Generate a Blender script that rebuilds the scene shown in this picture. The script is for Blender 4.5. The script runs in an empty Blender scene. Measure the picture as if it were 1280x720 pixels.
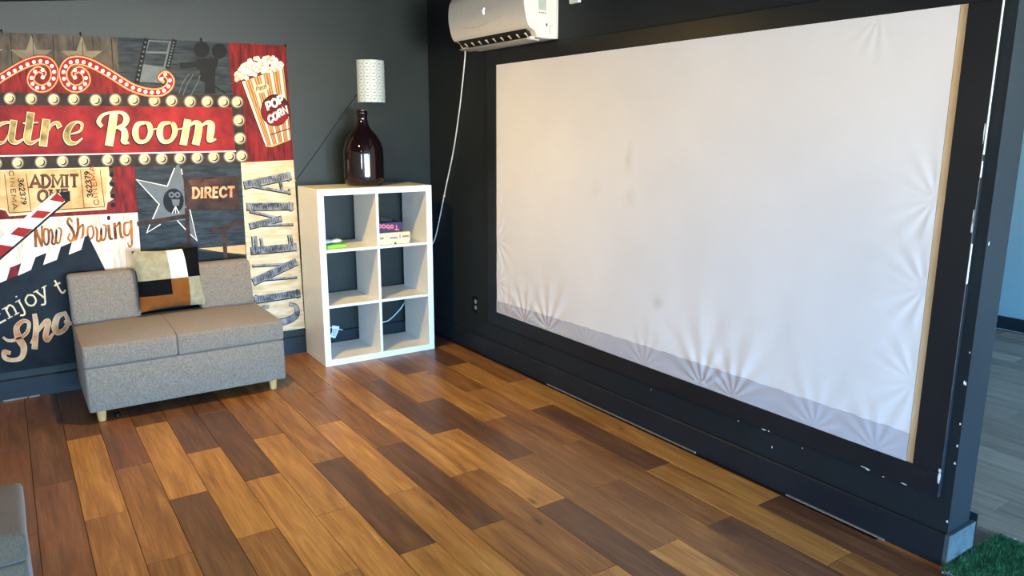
import bpy, bmesh, math, random
from mathutils import Vector, Matrix
random.seed(7)
PI = math.pi
scene = bpy.context.scene
C = scene.collection

# ------------------------------------------------------------------ camera
CAM = Vector((-2.5477, -4.81, 1.4677)); YAW, PITCH, ROLL, FPX = 0.5957, 0.2077, 0.0026, 930.555
fw = Vector((math.sin(YAW)*math.cos(PITCH), math.cos(YAW)*math.cos(PITCH), -math.sin(PITCH)))
r0 = Vector((math.cos(YAW), -math.sin(YAW), 0)); u0 = r0.cross(fw)
rt = math.cos(ROLL)*r0 + math.sin(ROLL)*u0; up = -math.sin(ROLL)*r0 + math.cos(ROLL)*u0
cd = bpy.data.cameras.new('camera'); cam = bpy.data.objects.new('camera', cd); C.objects.link(cam)
cd.sensor_width = 36; cd.lens = FPX*36/1280; cd.clip_start = .05
cam.matrix_world = Matrix(((rt.x, up.x, -fw.x, CAM.x), (rt.y, up.y, -fw.y, CAM.y), (rt.z, up.z, -fw.z, CAM.z), (0, 0, 0, 1)))
scene.camera = cam

# ------------------------------------------------------------------ world, lights, exposure
w = bpy.data.worlds.new('sky'); scene.world = w; w.use_nodes = True
nt = w.node_tree; bg = nt.nodes['Background']
tc = nt.nodes.new('ShaderNodeTexCoord'); sx = nt.nodes.new('ShaderNodeSeparateXYZ'); mr = nt.nodes.new('ShaderNodeMapRange'); cr = nt.nodes.new('ShaderNodeValToRGB')
nt.links.new(tc.outputs['Generated'], sx.inputs[0]); nt.links.new(sx.outputs[2], mr.inputs[0]); mr.inputs[1].default_value = -1; nt.links.new(mr.outputs[0], cr.inputs[0]); nt.links.new(cr.outputs[0], bg.inputs[0])
SKY = [(.0, (.60, .60, .57, 1)), (.49, (.63, .64, .60, 1)), (.51, (.22, .48, .80, 1)), (1, (.13, .41, .82, 1))]     # sunlit paving below the horizon, clear sky above
while len(cr.color_ramp.elements) < len(SKY): cr.color_ramp.elements.new(.5)
for e_, (p_, c_) in zip(cr.color_ramp.elements, SKY): e_.position = p_; e_.color = c_
bg.inputs[1].default_value = 52.0
def portal(name, loc, sx_, sy_, rot=(PI/2, 0, 0)):
    d = bpy.data.lights.new(name, 'AREA'); d.shape = 'RECTANGLE'; d.size = sx_; d.size_y = sy_; d.cycles.is_portal = True
    o = bpy.data.objects.new(name, d); C.objects.link(o); o.location = loc; o.rotation_euler = rot
# sky light enters through the wide glazed doors behind the camera and those of the side room
portal('daylight_portal', (-2.0, -10.98, .97), 4.2, 1.84); portal('daylight_portal', (2.1, -10.98, .97), 2.8, 1.84); portal('daylight_portal', (-4.28, -5.7, 1.225), .75, .9, (0, -PI/2, 0))
scene.view_settings.view_transform = 'Standard'; scene.view_settings.look = 'None'
scene.view_settings.exposure = 0.9; scene.view_settings.gamma = 1; scene.view_settings.use_curve_mapping = False

# ------------------------------------------------------------------ measuring helpers: survey points on real planes
def ray(u, v): return rt*((u-640)/FPX) + up*((360-v)/FPX) + fw
def on(u, v, ax, val):
    d = ray(u, v); return CAM + d*((val-CAM[ax])/d[ax])
def rw(u, v, x=0): return on(u, v, 0, x)
def bw(u, v, y=0): return on(u, v, 1, y)
def fl(u, v, z=0): return on(u, v, 2, z)
def Zf(ox, oy, s): return lambda x, y: (ox+x/s, oy+y/s)

# ------------------------------------------------------------------ materials
def s2l(c):
    f = lambda x: x/12.92 if x <= .04045 else ((x+.055)/1.055)**2.4
    return tuple(f(x/255) for x in c[:3]) + (1,)
class NT:
    def __init__(s, name):
        s.m = bpy.data.materials.new(name); s.m.use_nodes = True; s.t = s.m.node_tree; s.b = s.t.nodes['Principled BSDF']
    def n(s, typ, **k):
        x = s.t.nodes.new(typ)
        for a, b in k.items(): setattr(x, a, b)
        return x
    def l(s, a, b): s.t.links.new(a, b)
    def coord(s, kind='Object', scale=(1, 1, 1), rnd=False):
        tc = s.n('ShaderNodeTexCoord'); mp = s.n('ShaderNodeMapping'); mp.inputs['Scale'].default_value = scale
        s.l(tc.outputs[kind], mp.inputs[0])
        if rnd:
            oi = s.n('ShaderNodeObjectInfo'); mu = s.n('ShaderNodeMath', operation='MULTIPLY'); mu.inputs[1].default_value = 37.0
            s.l(oi.outputs['Random'], mu.inputs[0]); cx = s.n('ShaderNodeCombineXYZ')
            for i in range(3): s.l(mu.outputs[0], cx.inputs[i])
            s.l(cx.outputs[0], mp.inputs['Location'])
        return mp.outputs[0]
    def noise(s, co, scale, detail=4, rough=.55, dist=0):
        x = s.n('ShaderNodeTexNoise'); x.inputs['Scale'].default_value = scale; x.inputs['Detail'].default_value = detail
        x.inputs['Roughness'].default_value = rough; x.inputs['Distortion'].default_value = dist
        s.l(co, x.inputs['Vector']); return x.outputs['Fac']
    def ramp(s, fac, stops):
        x = s.n('ShaderNodeValToRGB'); e = x.color_ramp.elements
        while len(e) < len(stops): e.new(.5)
        for i, (p, c) in enumerate(stops): e[i].position = p; e[i].color = c
        s.l(fac, x.inputs[0]); return x.outputs[0]
    def mix(s, fac, a, b, mode='MIX'):
        x = s.n('ShaderNodeMix', data_type='RGBA', blend_type=mode)
        for i, v in ((0, fac), (6, a), (7, b)):
            if hasattr(v, 'is_output'): s.l(v, x.inputs[i])
            else: x.inputs[i].default_value = v
        return x.outputs[2]
    def bump(s, h, st, dist=.01):
        x = s.n('ShaderNodeBump'); x.inputs['Strength'].default_value = st; x.inputs['Distance'].default_value = dist
        s.l(h, x.inputs['Height']); s.l(x.outputs[0], s.b.inputs['Normal'])
    def set(s, **k):
        for a, v in k.items():
            i = s.b.inputs[a.replace('_', ' ')]
            if hasattr(v, 'is_output'): s.l(v, i)
            else: i.default_value = v
        return s.m
MATS = {}
def ink(c):
    k_ = .42+.38*max(c[:3]); return (c[0]*k_, c[1]*k_*.94, c[2]*k_*.89, 1)     # printed inks on matt canvas are duller than their swatches
def plain(name, c, rough=.5, var=.12, scale=30, spec=.5, metal=0, bump=0, coat=0):
    """one colour with fine procedural variation"""
    if name in MATS: return MATS[name]
    k = NT(name); c = s2l(c); co = k.coord(); f = k.noise(co, scale)
    if name.startswith('print_'): c = ink(c); spec = .2; rough = .6
    a = tuple(min(1, x*(1-var)) for x in c[:3])+(1,); b = tuple(min(1, x*(1+var)) for x in c[:3])+(1,)
    k.set(Base_Color=k.ramp(f, [(.3, a), (.7, b)]), Roughness=rough, Specular_IOR_Level=spec, Metallic=metal, Coat_Weight=coat)
    if bump: k.bump(k.noise(co, scale*3), bump, .004)
    MATS[name] = k.m; return k.m
def duo(name, c1, c2, scale=14, rough=.55, lo=.35, hi=.65, detail=5, stretch=(1, 1, 1), spec=.35):
    """printed / worn colour wandering between two tones"""
    if name in MATS: return MATS[name]
    k = NT(name); f = k.noise(k.coord(scale=stretch), scale, detail, .6)
    c1, c2 = s2l(c1), s2l(c2)
    if name.startswith(('print_', 'poster')): c1, c2 = ink(c1), ink(c2); spec = .2; rough = .6
    k.set(Base_Color=k.ramp(f, [(lo, c1), (hi, c2)]), Roughness=rough, Specular_IOR_Level=spec)
    MATS[name] = k.m; return k.m

def m_wall(name, c, c2, rough, line=None, spec=.3):
    k = NT(name); co = k.coord(); f = k.noise(co, 2.2, 5); f2 = k.noise(co, 60, 3)
    col = k.ramp(f, [(.3, s2l(c)), (.72, s2l(c2))])
    if line:   # unused band: lamp cut-off shade put into the paint above a wavy line
        sx = k.n('ShaderNodeSeparateXYZ'); k.l(co, sx.inputs[0])
        a = k.n('ShaderNodeMath', operation='MULTIPLY_ADD'); a.inputs[1].default_value = -line[0]; k.l(sx.outputs[0], a.inputs[0]); k.l(sx.outputs[2], a.inputs[2])
        b = k.n('ShaderNodeMath', operation='MULTIPLY_ADD'); b.inputs[1].default_value = .05; k.l(k.noise(co, 3, 2), b.inputs[0]); k.l(a.outputs[0], b.inputs[2])
        g = k.n('ShaderNodeMath', operation='GREATER_THAN'); g.inputs[1].default_value = line[1]; k.l(b.outputs[0], g.inputs[0])
        col = k.mix(g.outputs[0], col, s2l(line[2]))
    rr = k.n('ShaderNodeMapRange'); k.l(f, rr.inputs[0]); rr.inputs[3].default_value = rough-.06; rr.inputs[4].default_value = rough+.08
    k.set(Base_Color=col, Roughness=rr.outputs[0], Specular_IOR_Level=spec); k.bump(f2, .12, .004)
    return k.m
M_back = m_wall('charcoal_wall_paint', (34, 41, 41), (41, 49, 48), .42)
M_right = m_wall('black_wall_paint', (32, 37, 41), (38, 44, 49), .45, spec=.12)
M_trim = m_wall('black_trim_paint', (26, 32, 40), (32, 39, 47), .42)
M_frame = m_wall('black_frame_paint', (24, 28, 34), (29, 34, 40), .42)
M_ceil = plain('dark_ceiling_paint', (22, 23, 24), .7)
M_off = plain('pale_wall_paint', (205, 195, 178), .7, .05)
M_blue = plain('light_blue_wall_paint', (128, 162, 172), .6, .05, 3)

def m_plank(name, dark, mid, light):
    k = NT(name); co = k.coord(scale=(9, .9, 9), rnd=True); g = k.noise(co, 2.2, 6, .62, .9)
    co2 = k.coord(scale=(60, 1.6, 60), rnd=True); h = k.noise(co2, 2.4, 4, .6)
    col = k.ramp(g, [(.28, s2l(dark)), (.5, s2l(mid)), (.72, s2l(light))])
    col = k.mix(.55, col, k.ramp(h, [(.30, (.30, .27, .25, 1)), (.66, (1, 1, 1, 1))]), 'MULTIPLY')
    v = k.n('ShaderNodeTexVoronoi'); v.inputs['Scale'].default_value = 1.6; k.l(k.coord(scale=(2.0, .8, 1), rnd=True), v.inputs['Vector'])
    col = k.mix(k.ramp(v.outputs['Distance'], [(.01, (.8, .8, .8, 1)), (.06, (0, 0, 0, 1))]), col, s2l((52, 30, 20)))   # knots
    oi = k.n('ShaderNodeObjectInfo'); hs = k.n('ShaderNodeHueSaturation'); mr = k.n('ShaderNodeMapRange')
    mr.inputs[3].default_value = .86; mr.inputs[4].default_value = 1.12; k.l(oi.outputs['Random'], mr.inputs[0]); k.l(mr.outputs[0], hs.inputs['Value']); k.l(col, hs.inputs['Color'])
    k.set(Base_Color=hs.outputs[0], Roughness=.36, Specular_IOR_Level=.5); k.bump(h, .12, .002)
    return k.m
PL = {'l': m_plank('amber_plank', (146, 96, 46), (186, 132, 68), (212, 160, 92)),
      'm': m_plank('brown_plank', (114, 72, 38), (152, 102, 54), (182, 132, 76)),
      'd': m_plank('dark_walnut_plank', (84, 55, 40), (112, 76, 52), (136, 96, 66)),
      'r': m_plank('red_brown_plank', (100, 61, 39), (128, 83, 53), (150, 102, 67))}
GP = {'a': m_plank('grey_oak_plank', (134, 118, 104), (170, 150, 134), (190, 172, 154)), 'b': m_plank('pale_grey_oak_plank', (158, 140, 124), (190, 170, 152), (208, 190, 172))}
M_sub = duo('dark_underlay', (60, 38, 26), (92, 58, 36), 3, .5)
M_subg = plain('grey_underlay', (110, 106, 100), .6)

def m_fabric(name, c1, c2, scale=260, bump=.35):
    k = NT(name); co = k.coord(); f = k.noise(co, scale, 2, .7); g = k.noise(k.coord(scale=(1, 1, .5)), scale*.45, 3, .7)
    col = k.mix(.5, k.ramp(f, [(.36, s2l(c1)), (.64, s2l(c2))]), k.ramp(g, [(.36, s2l(c1)), (.64, s2l(c2))]))
    k.set(Base_Color=col, Roughness=.92, Specular_IOR_Level=.2, Sheen_Weight=.25, Sheen_Roughness=.5); k.bump(f, bump, .003); return k.m
M_sofa = m_fabric('grey_tweed', (93, 83, 72), (154, 138, 122), 420)
M_ott = m_fabric('dark_grey_tweed', (58, 52, 44), (96, 86, 72), 420)
M_pipe = plain('tan_piping', (160, 138, 110), .8)

# ------------------------------------------------------------------ object helpers
def tag(o, label=None, cat=None, group=None, kind=None):
    for k, v in (('label', label), ('category', cat), ('group', group), ('kind', kind)):
        if v: o[k] = v
    return o
def empty(name, loc, label=None, cat=None, rz=0, group=None):
    o = bpy.data.objects.new(name, None); C.objects.link(o); o.location = loc; o.rotation_euler = (0, 0, rz); o.empty_display_size = .1
    return tag(o, label, cat, group)
def link(name, me, mats, parent=None, loc=None, smooth=False, local=False):
    if not isinstance(mats, (list, tuple)): mats = [mats]
    for m in mats:
        if m and m.name not in [x.name for x in me.materials if x]: me.materials.append(m)
    if smooth:
        for p in me.polygons: p.use_smooth = True
    o = bpy.data.objects.new(name, me); C.objects.link(o)
    if loc: o.location = loc
    if parent:
        o.parent = parent
        if not local:   # mesh given in world coordinates
            bpy.context.view_layer.update(); o.matrix_parent_inverse = parent.matrix_world.inverted()
    return o
def fin(bm, name, mats, parent=None, smooth=False, local=False, loc=None, angle=None):
    me = bpy.data.meshes.new(name); bmesh.ops.recalc_face_normals(bm, faces=bm.faces); bm.to_mesh(me); bm.free()
    o = link(name, me, mats, parent, loc, smooth or angle is not None, local)
    if angle is not None: me.set_sharp_from_angle(angle=angle)
    return o
def abox(bm, a, b, bev=0, seg=2, mi=0):
    """axis-aligned box between corners, bevelled"""
    a, b = Vector(a), Vector(b); lo = Vector(map(min, a, b)); hi = Vector(map(max, a, b))
    t = bmesh.new(); bmesh.ops.create_cube(t, size=1)
    for v in t.verts: v.co = Vector([lo[i]+(v.co[i]+.5)*(hi[i]-lo[i]) for i in range(3)])
    if bev: bmesh.ops.bevel(t, geom=t.edges[:], offset=bev, segments=seg, affect='EDGES', profile=.5)
    merge(bm, t, mi); return bm
def merge(bm, t, mi=0):
    vs = [bm.verts.new(v.co) for v in t.verts]; t.verts.index_update()
    for f in t.faces:
        try: nf = bm.faces.new([vs[v.index] for v in f.verts]); nf.material_index = mi
        except ValueError: pass
    t.free()
def box(name, a, b, mat, parent=None, bev=0, seg=2, local=False, smooth=False):
    bm = bmesh.new(); abox(bm, a, b, bev, seg)
    return fin(bm, name, mat, parent, local=local, angle=.6 if (bev and smooth) else None)
def prism(bm, pts, off, mi=0):
    """closed outline extruded by vector off"""
    off = Vector(off); A = [bm.verts.new(Vector(p)) for p in pts]; B = [bm.verts.new(Vector(p)+off) for p in pts]; n = len(A)
    fs = [bm.faces.new(A), bm.faces.new(B[::-1])] + [bm.faces.new((A[i], A[(i+1) % n], B[(i+1) % n], B[i])) for i in range(n)]
    for f in fs: f.material_index = mi
def catmull(pts, n=6, closed=False):
    P = [Vector(p) for p in pts]; out = []; N = len(P)
    if N < 3: return P
    for i in range(N if closed else N-1):
        g = (lambda j: P[j % N]) if closed else (lambda j: P[max(0, min(N-1, j))])
        a, b, c, d = g(i-1), g(i), g(i+1), g(i+2)
        for k in range(n):
            t = k/n; out.append(.5*((2*b)+(c-a)*t+(2*a-5*b+4*c-d)*t*t+(3*b-a-3*c+d)*t**3))
    if not closed: out.append(P[-1])
    return out
def tube(bm, pts, r, seg=8, mi=0):
    P = [Vector(p) for p in pts]; rings = []; prev = None
    for i, p in enumerate(P):
        d = (P[min(i+1, len(P)-1)]-P[max(i-1, 0)]).normalized()
        n = prev - d*prev.dot(d) if prev else d.orthogonal()
        n.normalize(); prev = n; b = d.cross(n); rr = r[i] if isinstance(r, (list, tuple)) else r
        rings.append([bm.verts.new(p+(n*math.cos(2*PI*k/seg)+b*math.sin(2*PI*k/seg))*rr) for k in range(seg)])
    for a, b in zip(rings, rings[1:]):
        for k in range(seg): bm.faces.new((a[k], a[(k+1) % seg], b[(k+1) % seg], b[k])).material_index = mi
    bm.faces.new(rings[0]).material_index = mi; bm.faces.new(rings[-1][::-1]).material_index = mi
def lathe(bm, prof, c, seg=32, mi=0):
    rings = []
    for r, z in prof:
        rings.append([bm.verts.new((c[0]+r*math.cos(2*PI*k/seg), c[1]+r*math.sin(2*PI*k/seg), c[2]+z)) for k in range(seg)])
    for a, b in zip(rings, rings[1:]):
        for k in range(seg): bm.faces.new((a[k], a[(k+1) % seg], b[(k+1) % seg], b[k])).material_index = mi
    bm.faces.new(rings[0]).material_index = mi; bm.faces.new(rings[-1][::-1]).material_index = mi

# ================================================================== SETTING
XL, XR, YR, XO = -4.3, 0.0, -11.0, 3.66
ZC = lambda x: 2.385+.112*x        # sloping ceiling
YE, TH = -3.722, .15               # free end and thickness of the partition
def struct(name, o, label, cat): return tag(o, label, cat, kind='structure')
floor = box('floor', (XL, 0, -.06), (.06, YR, -.011), M_sub); struct('floor', floor, 'brown wood plank floor of the theatre room', 'floor')
floor2 = box('floor_side_room', (.0601, 0, -.06), (XO, YR, -.011), M_subg); struct('', floor2, 'grey wood plank floor of the room beyond the partition', 'floor')
bm = bmesh.new(); prism(bm, [(XL, 0, -.06), (XO+.15, 0, -.06), (XO+.15, 0, ZC(XO+.15)), (XL, 0, ZC(XL))], (0, .15, 0))
wall_back = struct('', fin(bm, 'wall_back', M_back), 'charcoal painted back wall behind the sofa', 'wall')
bm = bmesh.new(); prism(bm, [(0, 0, -.011), (0, YE, -.011), (0, YE, ZC(0)), (0, 0, ZC(0))], (TH, 0, 0))
wall_right = struct('', fin(bm, 'wall_right', M_right), 'black painted partition wall behind the big white screen', 'wall')
bm = bmesh.new(); WY0, WY1, WZ0, WZ1 = -5.25, -6.15, .85, 1.6     # unseen side window, added to throw blue daylight on the screen
for ya_, yb_, za_, zb_ in ((.15, WY0, -.06, ZC(XL)), (WY1, YR, -.06, ZC(XL)), (WY0, WY1, -.06, WZ0), (WY0, WY1, WZ1, ZC(XL))):
    prism(bm, [(XL, ya_, za_), (XL, yb_, za_), (XL, yb_, zb_), (XL, ya_, zb_)], (-.15, 0, 0))
struct('', fin(bm, 'wall_left', M_off), 'pale painted wall at the left of the room', 'wall')
bm = bmesh.new(); prism(bm, [(XO, 0, -.06), (XO, YR, -.06), (XO, YR, ZC(XO)), (XO, 0, ZC(XO))], (.15, 0, 0))
wall_far = struct('', fin(bm, 'wall_side_room', M_blue), 'light blue wall of the side room', 'wall')
bm = bmesh.new(); prism(bm, [(XL-.15, .15, ZC(XL-.15)), (XO+.15, .15, ZC(XO+.15)), (XO+.15, YR-.15, ZC(XO+.15)), (XL-.15, YR-.15, ZC(XL-.15))], (0, 0, .12))
struct('', fin(bm, 'ceiling', M_ceil), 'dark sloping ceiling above the back wall', 'ceiling')
# rear wall behind the camera with two glazed door openings
bm = bmesh.new(); dz = 1.9
for x0, x1, z0 in ((XL, -4.1, -.06), (.1, .7, -.06), (3.5, XO, -.06)):
    prism(bm, [(x0, YR, z0), (x1, YR, z0), (x1, YR, dz if False else ZC(x1)), (x0, YR, ZC(x0))], (0, -.15, 0))
for x0, x1 in ((-4.1, .1), (.7, 3.5)):
    prism(bm, [(x0, YR, dz), (x1, YR, dz), (x1, YR, ZC(x1)), (x0, YR, ZC(x0))], (0, -.15, 0))
    prism(bm, [(x0, YR, -.06), (x1, YR, -.06), (x1, YR, .05), (x0, YR, .05)], (0, -.15, 0))
struct('', fin(bm, 'wall_rear', M_off), 'pale wall with glazed doors facing the sofa', 'wall')
k = NT('window_glass'); tr_ = k.n('ShaderNodeBsdfTransparent'); gl_ = k.n('ShaderNodeBsdfGlossy'); gl_.inputs['Roughness'].default_value = .02; mx_ = k.n('ShaderNodeMixShader'); mx_.inputs[0].default_value = .06
k.l(tr_.outputs[0], mx_.inputs[1]); k.l(gl_.outputs[0], mx_.inputs[2]); k.l(mx_.outputs[0], k.t.nodes['Material Output'].inputs[0]); M_glass = k.m
M_wframe = plain('white_window_frame', (220, 222, 222), .4)
for i, (x0, x1, n) in enumerate(((-4.1, .1, 5), (.7, 3.5, 3))):
    bm = bmesh.new(); step = (x1-x0)/n
    for k in range(n+1): abox(bm, (x0+k*step-.03, YR-.04, .05), (x0+k*step+.03, YR-.10, dz))
    for z in (.05, dz-.06): abox(bm, (x0, YR-.04, z), (x1, YR-.10, z+.06))
    wn = struct('', fin(bm, 'window_%d' % (i+1), M_wframe), 'glazed doors letting daylight in, pane row %s' % ('facing the sofa' if i == 0 else 'of the side room'), 'window')
    for k in range(n): box('pane', (x0+k*step+.03, YR-.065, .11), (x0+(k+1)*step-.03, YR-.072, dz-.06), M_glass, wn)

bm = bmesh.new()
for ya_, yb_ in ((WY0, WY0-.04), (WY1+.04, WY1), ((WY0+WY1)/2+.02, (WY0+WY1)/2-.02)): abox(bm, (XL-.05, ya_, WZ0), (XL-.10, yb_, WZ1))
for za_ in (WZ0, WZ1-.04): abox(bm, (XL-.05, WY0, za_), (XL-.10, WY1, za_+.04))
wn = struct('', fin(bm, 'window_3', M_wframe), 'small added two-pane side window, unseen, in the pale left wall', 'window')  # added out of view for its daylight on the screen
for ya_, yb_ in ((WY0-.04, (WY0+WY1)/2+.02), ((WY0+WY1)/2-.02, WY1+.04)): box('pane', (XL-.072, ya_, WZ0+.04), (XL-.078, yb_, WZ1-.04), M_glass, wn)

# ---- floor planks: 0.15 m wide, 0.9 m long, joints staggered by half, running along the screen wall
TONE = {8: 'dmlld', 7: 'dlddl'[0:5], 6: 'mmmmd', 5: 'dlmmm', 4: 'mldml', 3: 'mdldd', 2: 'mllml', 1: 'mmdmm', 0: 'mmllm', -1: 'mmdll', -2: 'mmllm',
        -3: 'ddlml', -4: 'mdlmm', -5: 'dldml', -6: 'mrmml', -7: 'dlmml', -8: 'ddrml', -9: 'drrmm'}
TONE[7] = 'dldlm'
plank_mesh = {}
def plank(L, wd, mat, parent, x0, y1, nm='plank'):
    key = (round(L, 3), round(wd, 3), mat.name)
    if key not in plank_mesh:
        bm = bmesh.new(); t = bmesh.new(); bmesh.ops.create_cube(t, size=1)
        for v in t.verts: v.co = Vector((v.co.x*(wd-.0016), v.co.y*(L-.0018), v.co.z*.011))
        bmesh.ops.bevel(t, geom=[e for e in t.edges if all(v.co.z > 0 for v in e.verts)], offset=.0011, segments=1, affect='EDGES')
        merge(bm, t); me = bpy.data.meshes.new('plank'); bm.to_mesh(me); bm.free(); me.materials.append(mat); plank_mesh[key] = me
    o = bpy.data.objects.new(nm, plank_mesh[key]); C.objects.link(o); o.parent = parent; o.location = (x0+wd/2, y1-L/2, -.0055)
    return o
PW = .15
for row in range(-17, 10):
    x0 = -1.39+PW*row; wd = PW
    if row == 9: wd = .06-x0
    cuts = [0, -.405, -1.305, -2.19, -3.09, -3.99, -4.89] if row % 2 == 0 else [0, -.825, -1.735, -2.615, -3.5, -4.4, -4.89]
    tn = TONE.get(row)
    for k in range(len(cuts)-1):
        if row == 9 and cuts[k+1] > -3.6: continue
        if tn and k < len(tn): c = tn[k]
        else: c = random.choice('lmmdr')
        plank(cuts[k]-cuts[k+1], wd, PL[c], floor, x0, cuts[k])
for r in range(22):
    x0 = .0601+.16*r
    if x0+.16 > XO: break
    off = (0, .42, .85)[r % 3]; y = -1.2
    while y > -4.7:
        L = (1.22-off) if y == -1.2 else 1.22
        plank(L, .16, GP[random.choice('aab')], floor2, x0, y); y -= L

# ---- baseboards
BH = .117
def baseboard(name, pts, off, label):
    bm = bmesh.new(); prism(bm, pts, off); return struct('', fin(bm, name, M_trim), label, 'baseboard')
bb_b = baseboard('baseboard_back', [(XL, 0, 0), (XL, -.018, 0), (XL, -.018, BH-.006), (XL, -.011, BH), (XL, 0, BH)], (-XL-.019, 0, 0), 'black baseboard along the back wall')
bb_r = baseboard('baseboard_right', [(0, -.001, 0), (-.018, -.001, 0), (-.018, -.001, BH-.006), (-.011, -.001, BH), (0, -.001, BH)], (0, YE+.001, 0), 'black baseboard under the white screen')
bb_f = baseboard('baseboard_side_room', [(XO, 0, 0), (XO-.018, 0, 0), (XO-.018, 0, .095), (XO, 0, .095)], (0, -10.9, 0), 'dark baseboard along the light blue wall')
M_bare = duo('bare_primed_board', (60, 70, 74), (82, 92, 96), 20, .8, spec=.1)
bm = bmesh.new(); abox(bm, (-.017, YE, 0), (TH+.018, YE-.016, BH+.002), .001, 1)
o = struct('', fin(bm, 'baseboard_end', M_bare), 'bare unpainted grey baseboard piece on the end of the partition', 'baseboard')
box('painted_edge', (TH+.018, YE+.05, 0), (TH+.022, YE-.018, BH+.03), M_trim, o)
M_chip = plain('bare_white_chip', (206, 216, 222), .7, .05)
M_caulk = plain('pale_caulk', (128, 120, 112), .7, .1)
def strip(name, a, b, parent, mat, wdt=.004, h=.004):
    bm = bmesh.new(); a, b = Vector(a), Vector(b); d = (b-a).normalized(); n = Vector((-d.y, d.x, 0))*wdt
    prism(bm, [a-n, b-n, b+n, a+n], (0, 0, h)); return fin(bm, name, mat, parent)
for u0_, u1_ in (((683, 481), (868, 567)), ((985, 618), (1108, 674))):
    a, b = fl(*u0_), fl(*u1_); strip('caulk_line', (-.021, a.y, 0), (-.021, b.y, 0), bb_r, M_caulk, .0035, .006)
for u, v in ((12, 501), (28, 498), (42, 496)):
    a = fl(u, v); strip('caulk_line', (a.x-.03, -.021, 0), (a.x+.03, -.021, 0), bb_b, M_caulk, .003, .008)
def chip(parent, p, ax, sz, sy=None):
    """flake of missing paint, a thin irregular lamina standing on the surface (ax = 0: faces -x, 1: faces -y)"""
    sy = sy or sz; n = 7; pts = []
    for k in range(n):
        a = 2*PI*k/n; r = random.uniform(.55, 1.1); dx, dz_ = sz*r*math.cos(a), sy*r*math.sin(a)
        pts.append((p[0], p[1]+dx, p[2]+dz_) if ax == 0 else (p[0]+dx, p[1], p[2]+dz_))
    bm = bmesh.new(); prism(bm, pts, (-.0008, 0, 0) if ax == 0 else (0, -.0008, 0)); return fin(bm, 'paint_chip', M_chip, parent)

# ================================================================== POSTER
PY = -.012; LAY = .0005
poster = None
def PP(u, v, layer=0): return bw(u, v, PY-.0015-LAY*layer)
class Print:
    def __init__(s): s.bm = bmesh.new(); s.mats = []; s.n = 0
    def mi(s, m):
        if m not in s.mats: s.mats.append(m)
        return s.mats.index(m)
    def poly(s, pts, mat, layer=1):
        s.n += 1; layer += .012*s.n      # no two inks share a plane
        vs = [s.bm.verts.new(PP(u, v, layer)) for u, v in pts]
        f = s.bm.faces.new(vs); f.material_index = s.mi(mat); return s
    def disc(s, c, r, mat, layer=1, n=14, ry=None, rot=0):
        ry = ry or r; p = []
        for k in range(n):
            a = 2*PI*k/n; x, y = r*math.cos(a), ry*math.sin(a)
            p.append((c[0]+x*math.cos(rot)-y*math.sin(rot), c[1]+x*math.sin(rot)+y*math.cos(rot)))
        return s.poly(p, mat, layer)
    def stroke(s, pts, wd, mat, layer=1, smooth=True, cap=True):
        s.n += 1; layer += .012*s.n
        n0 = len(pts)
        ws = list(wd) if isinstance(wd, (list, tuple)) else [wd]*n0
        if smooth and n0 > 2:
            q = catmull([(p[0], p[1], w_) for p, w_ in zip(pts, ws)], 5); P = [Vector((a.x, a.y)) for a in q]; W = [max(.05, a.z) for a in q]
        else: P = [Vector(p) for p in pts]; W = ws
        L, R_ = [], []; n = len(P)
        for i in range(n):
            d0 = (P[i]-P[i-1]).normalized() if i else None; d1 = (P[i+1]-P[i]).normalized() if i < n-1 else None
            d = (d0+d1) if d0 and d1 else (d0 or d1)
            if d.length < 1e-4: d = d1 or d0
            d = d.normalized(); nn = Vector((-d.y, d.x)); k = 1.0
            if d0 and d1: k = 1/max(.6, nn.dot(Vector((-d1.y, d1.x))))
            e = Vector((0, 0))
            if cap and i == 0: e = -d*W[i]*.35
            if cap and i == n-1: e = d*W[i]*.35
            L.append(P[i]+nn*W[i]*.5*k+e); R_.append(P[i]-nn*W[i]*.5*k+e)
        lv = [s.bm.verts.new(PP(p.x, p.y, layer)) for p in L]; rv = [s.bm.verts.new(PP(p.x, p.y, layer)) for p in R_]; m = s.mi(mat)
        for i in range(n-1):
            try: s.bm.faces.new((lv[i], lv[i+1], rv[i+1], rv[i])).material_index = m
            except ValueError: pass
        return s
    def done(s, name, label=None):
        bm = s.bm
        me = bpy.data.meshes.new(name)
        for f in bm.faces:
            f.normal_update()
            if f.normal.y > 0: f.normal_flip()
        bm.to_mesh(me); bm.free()
        o = link(name, me, s.mats, poster); tag(o, label); return o

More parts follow.
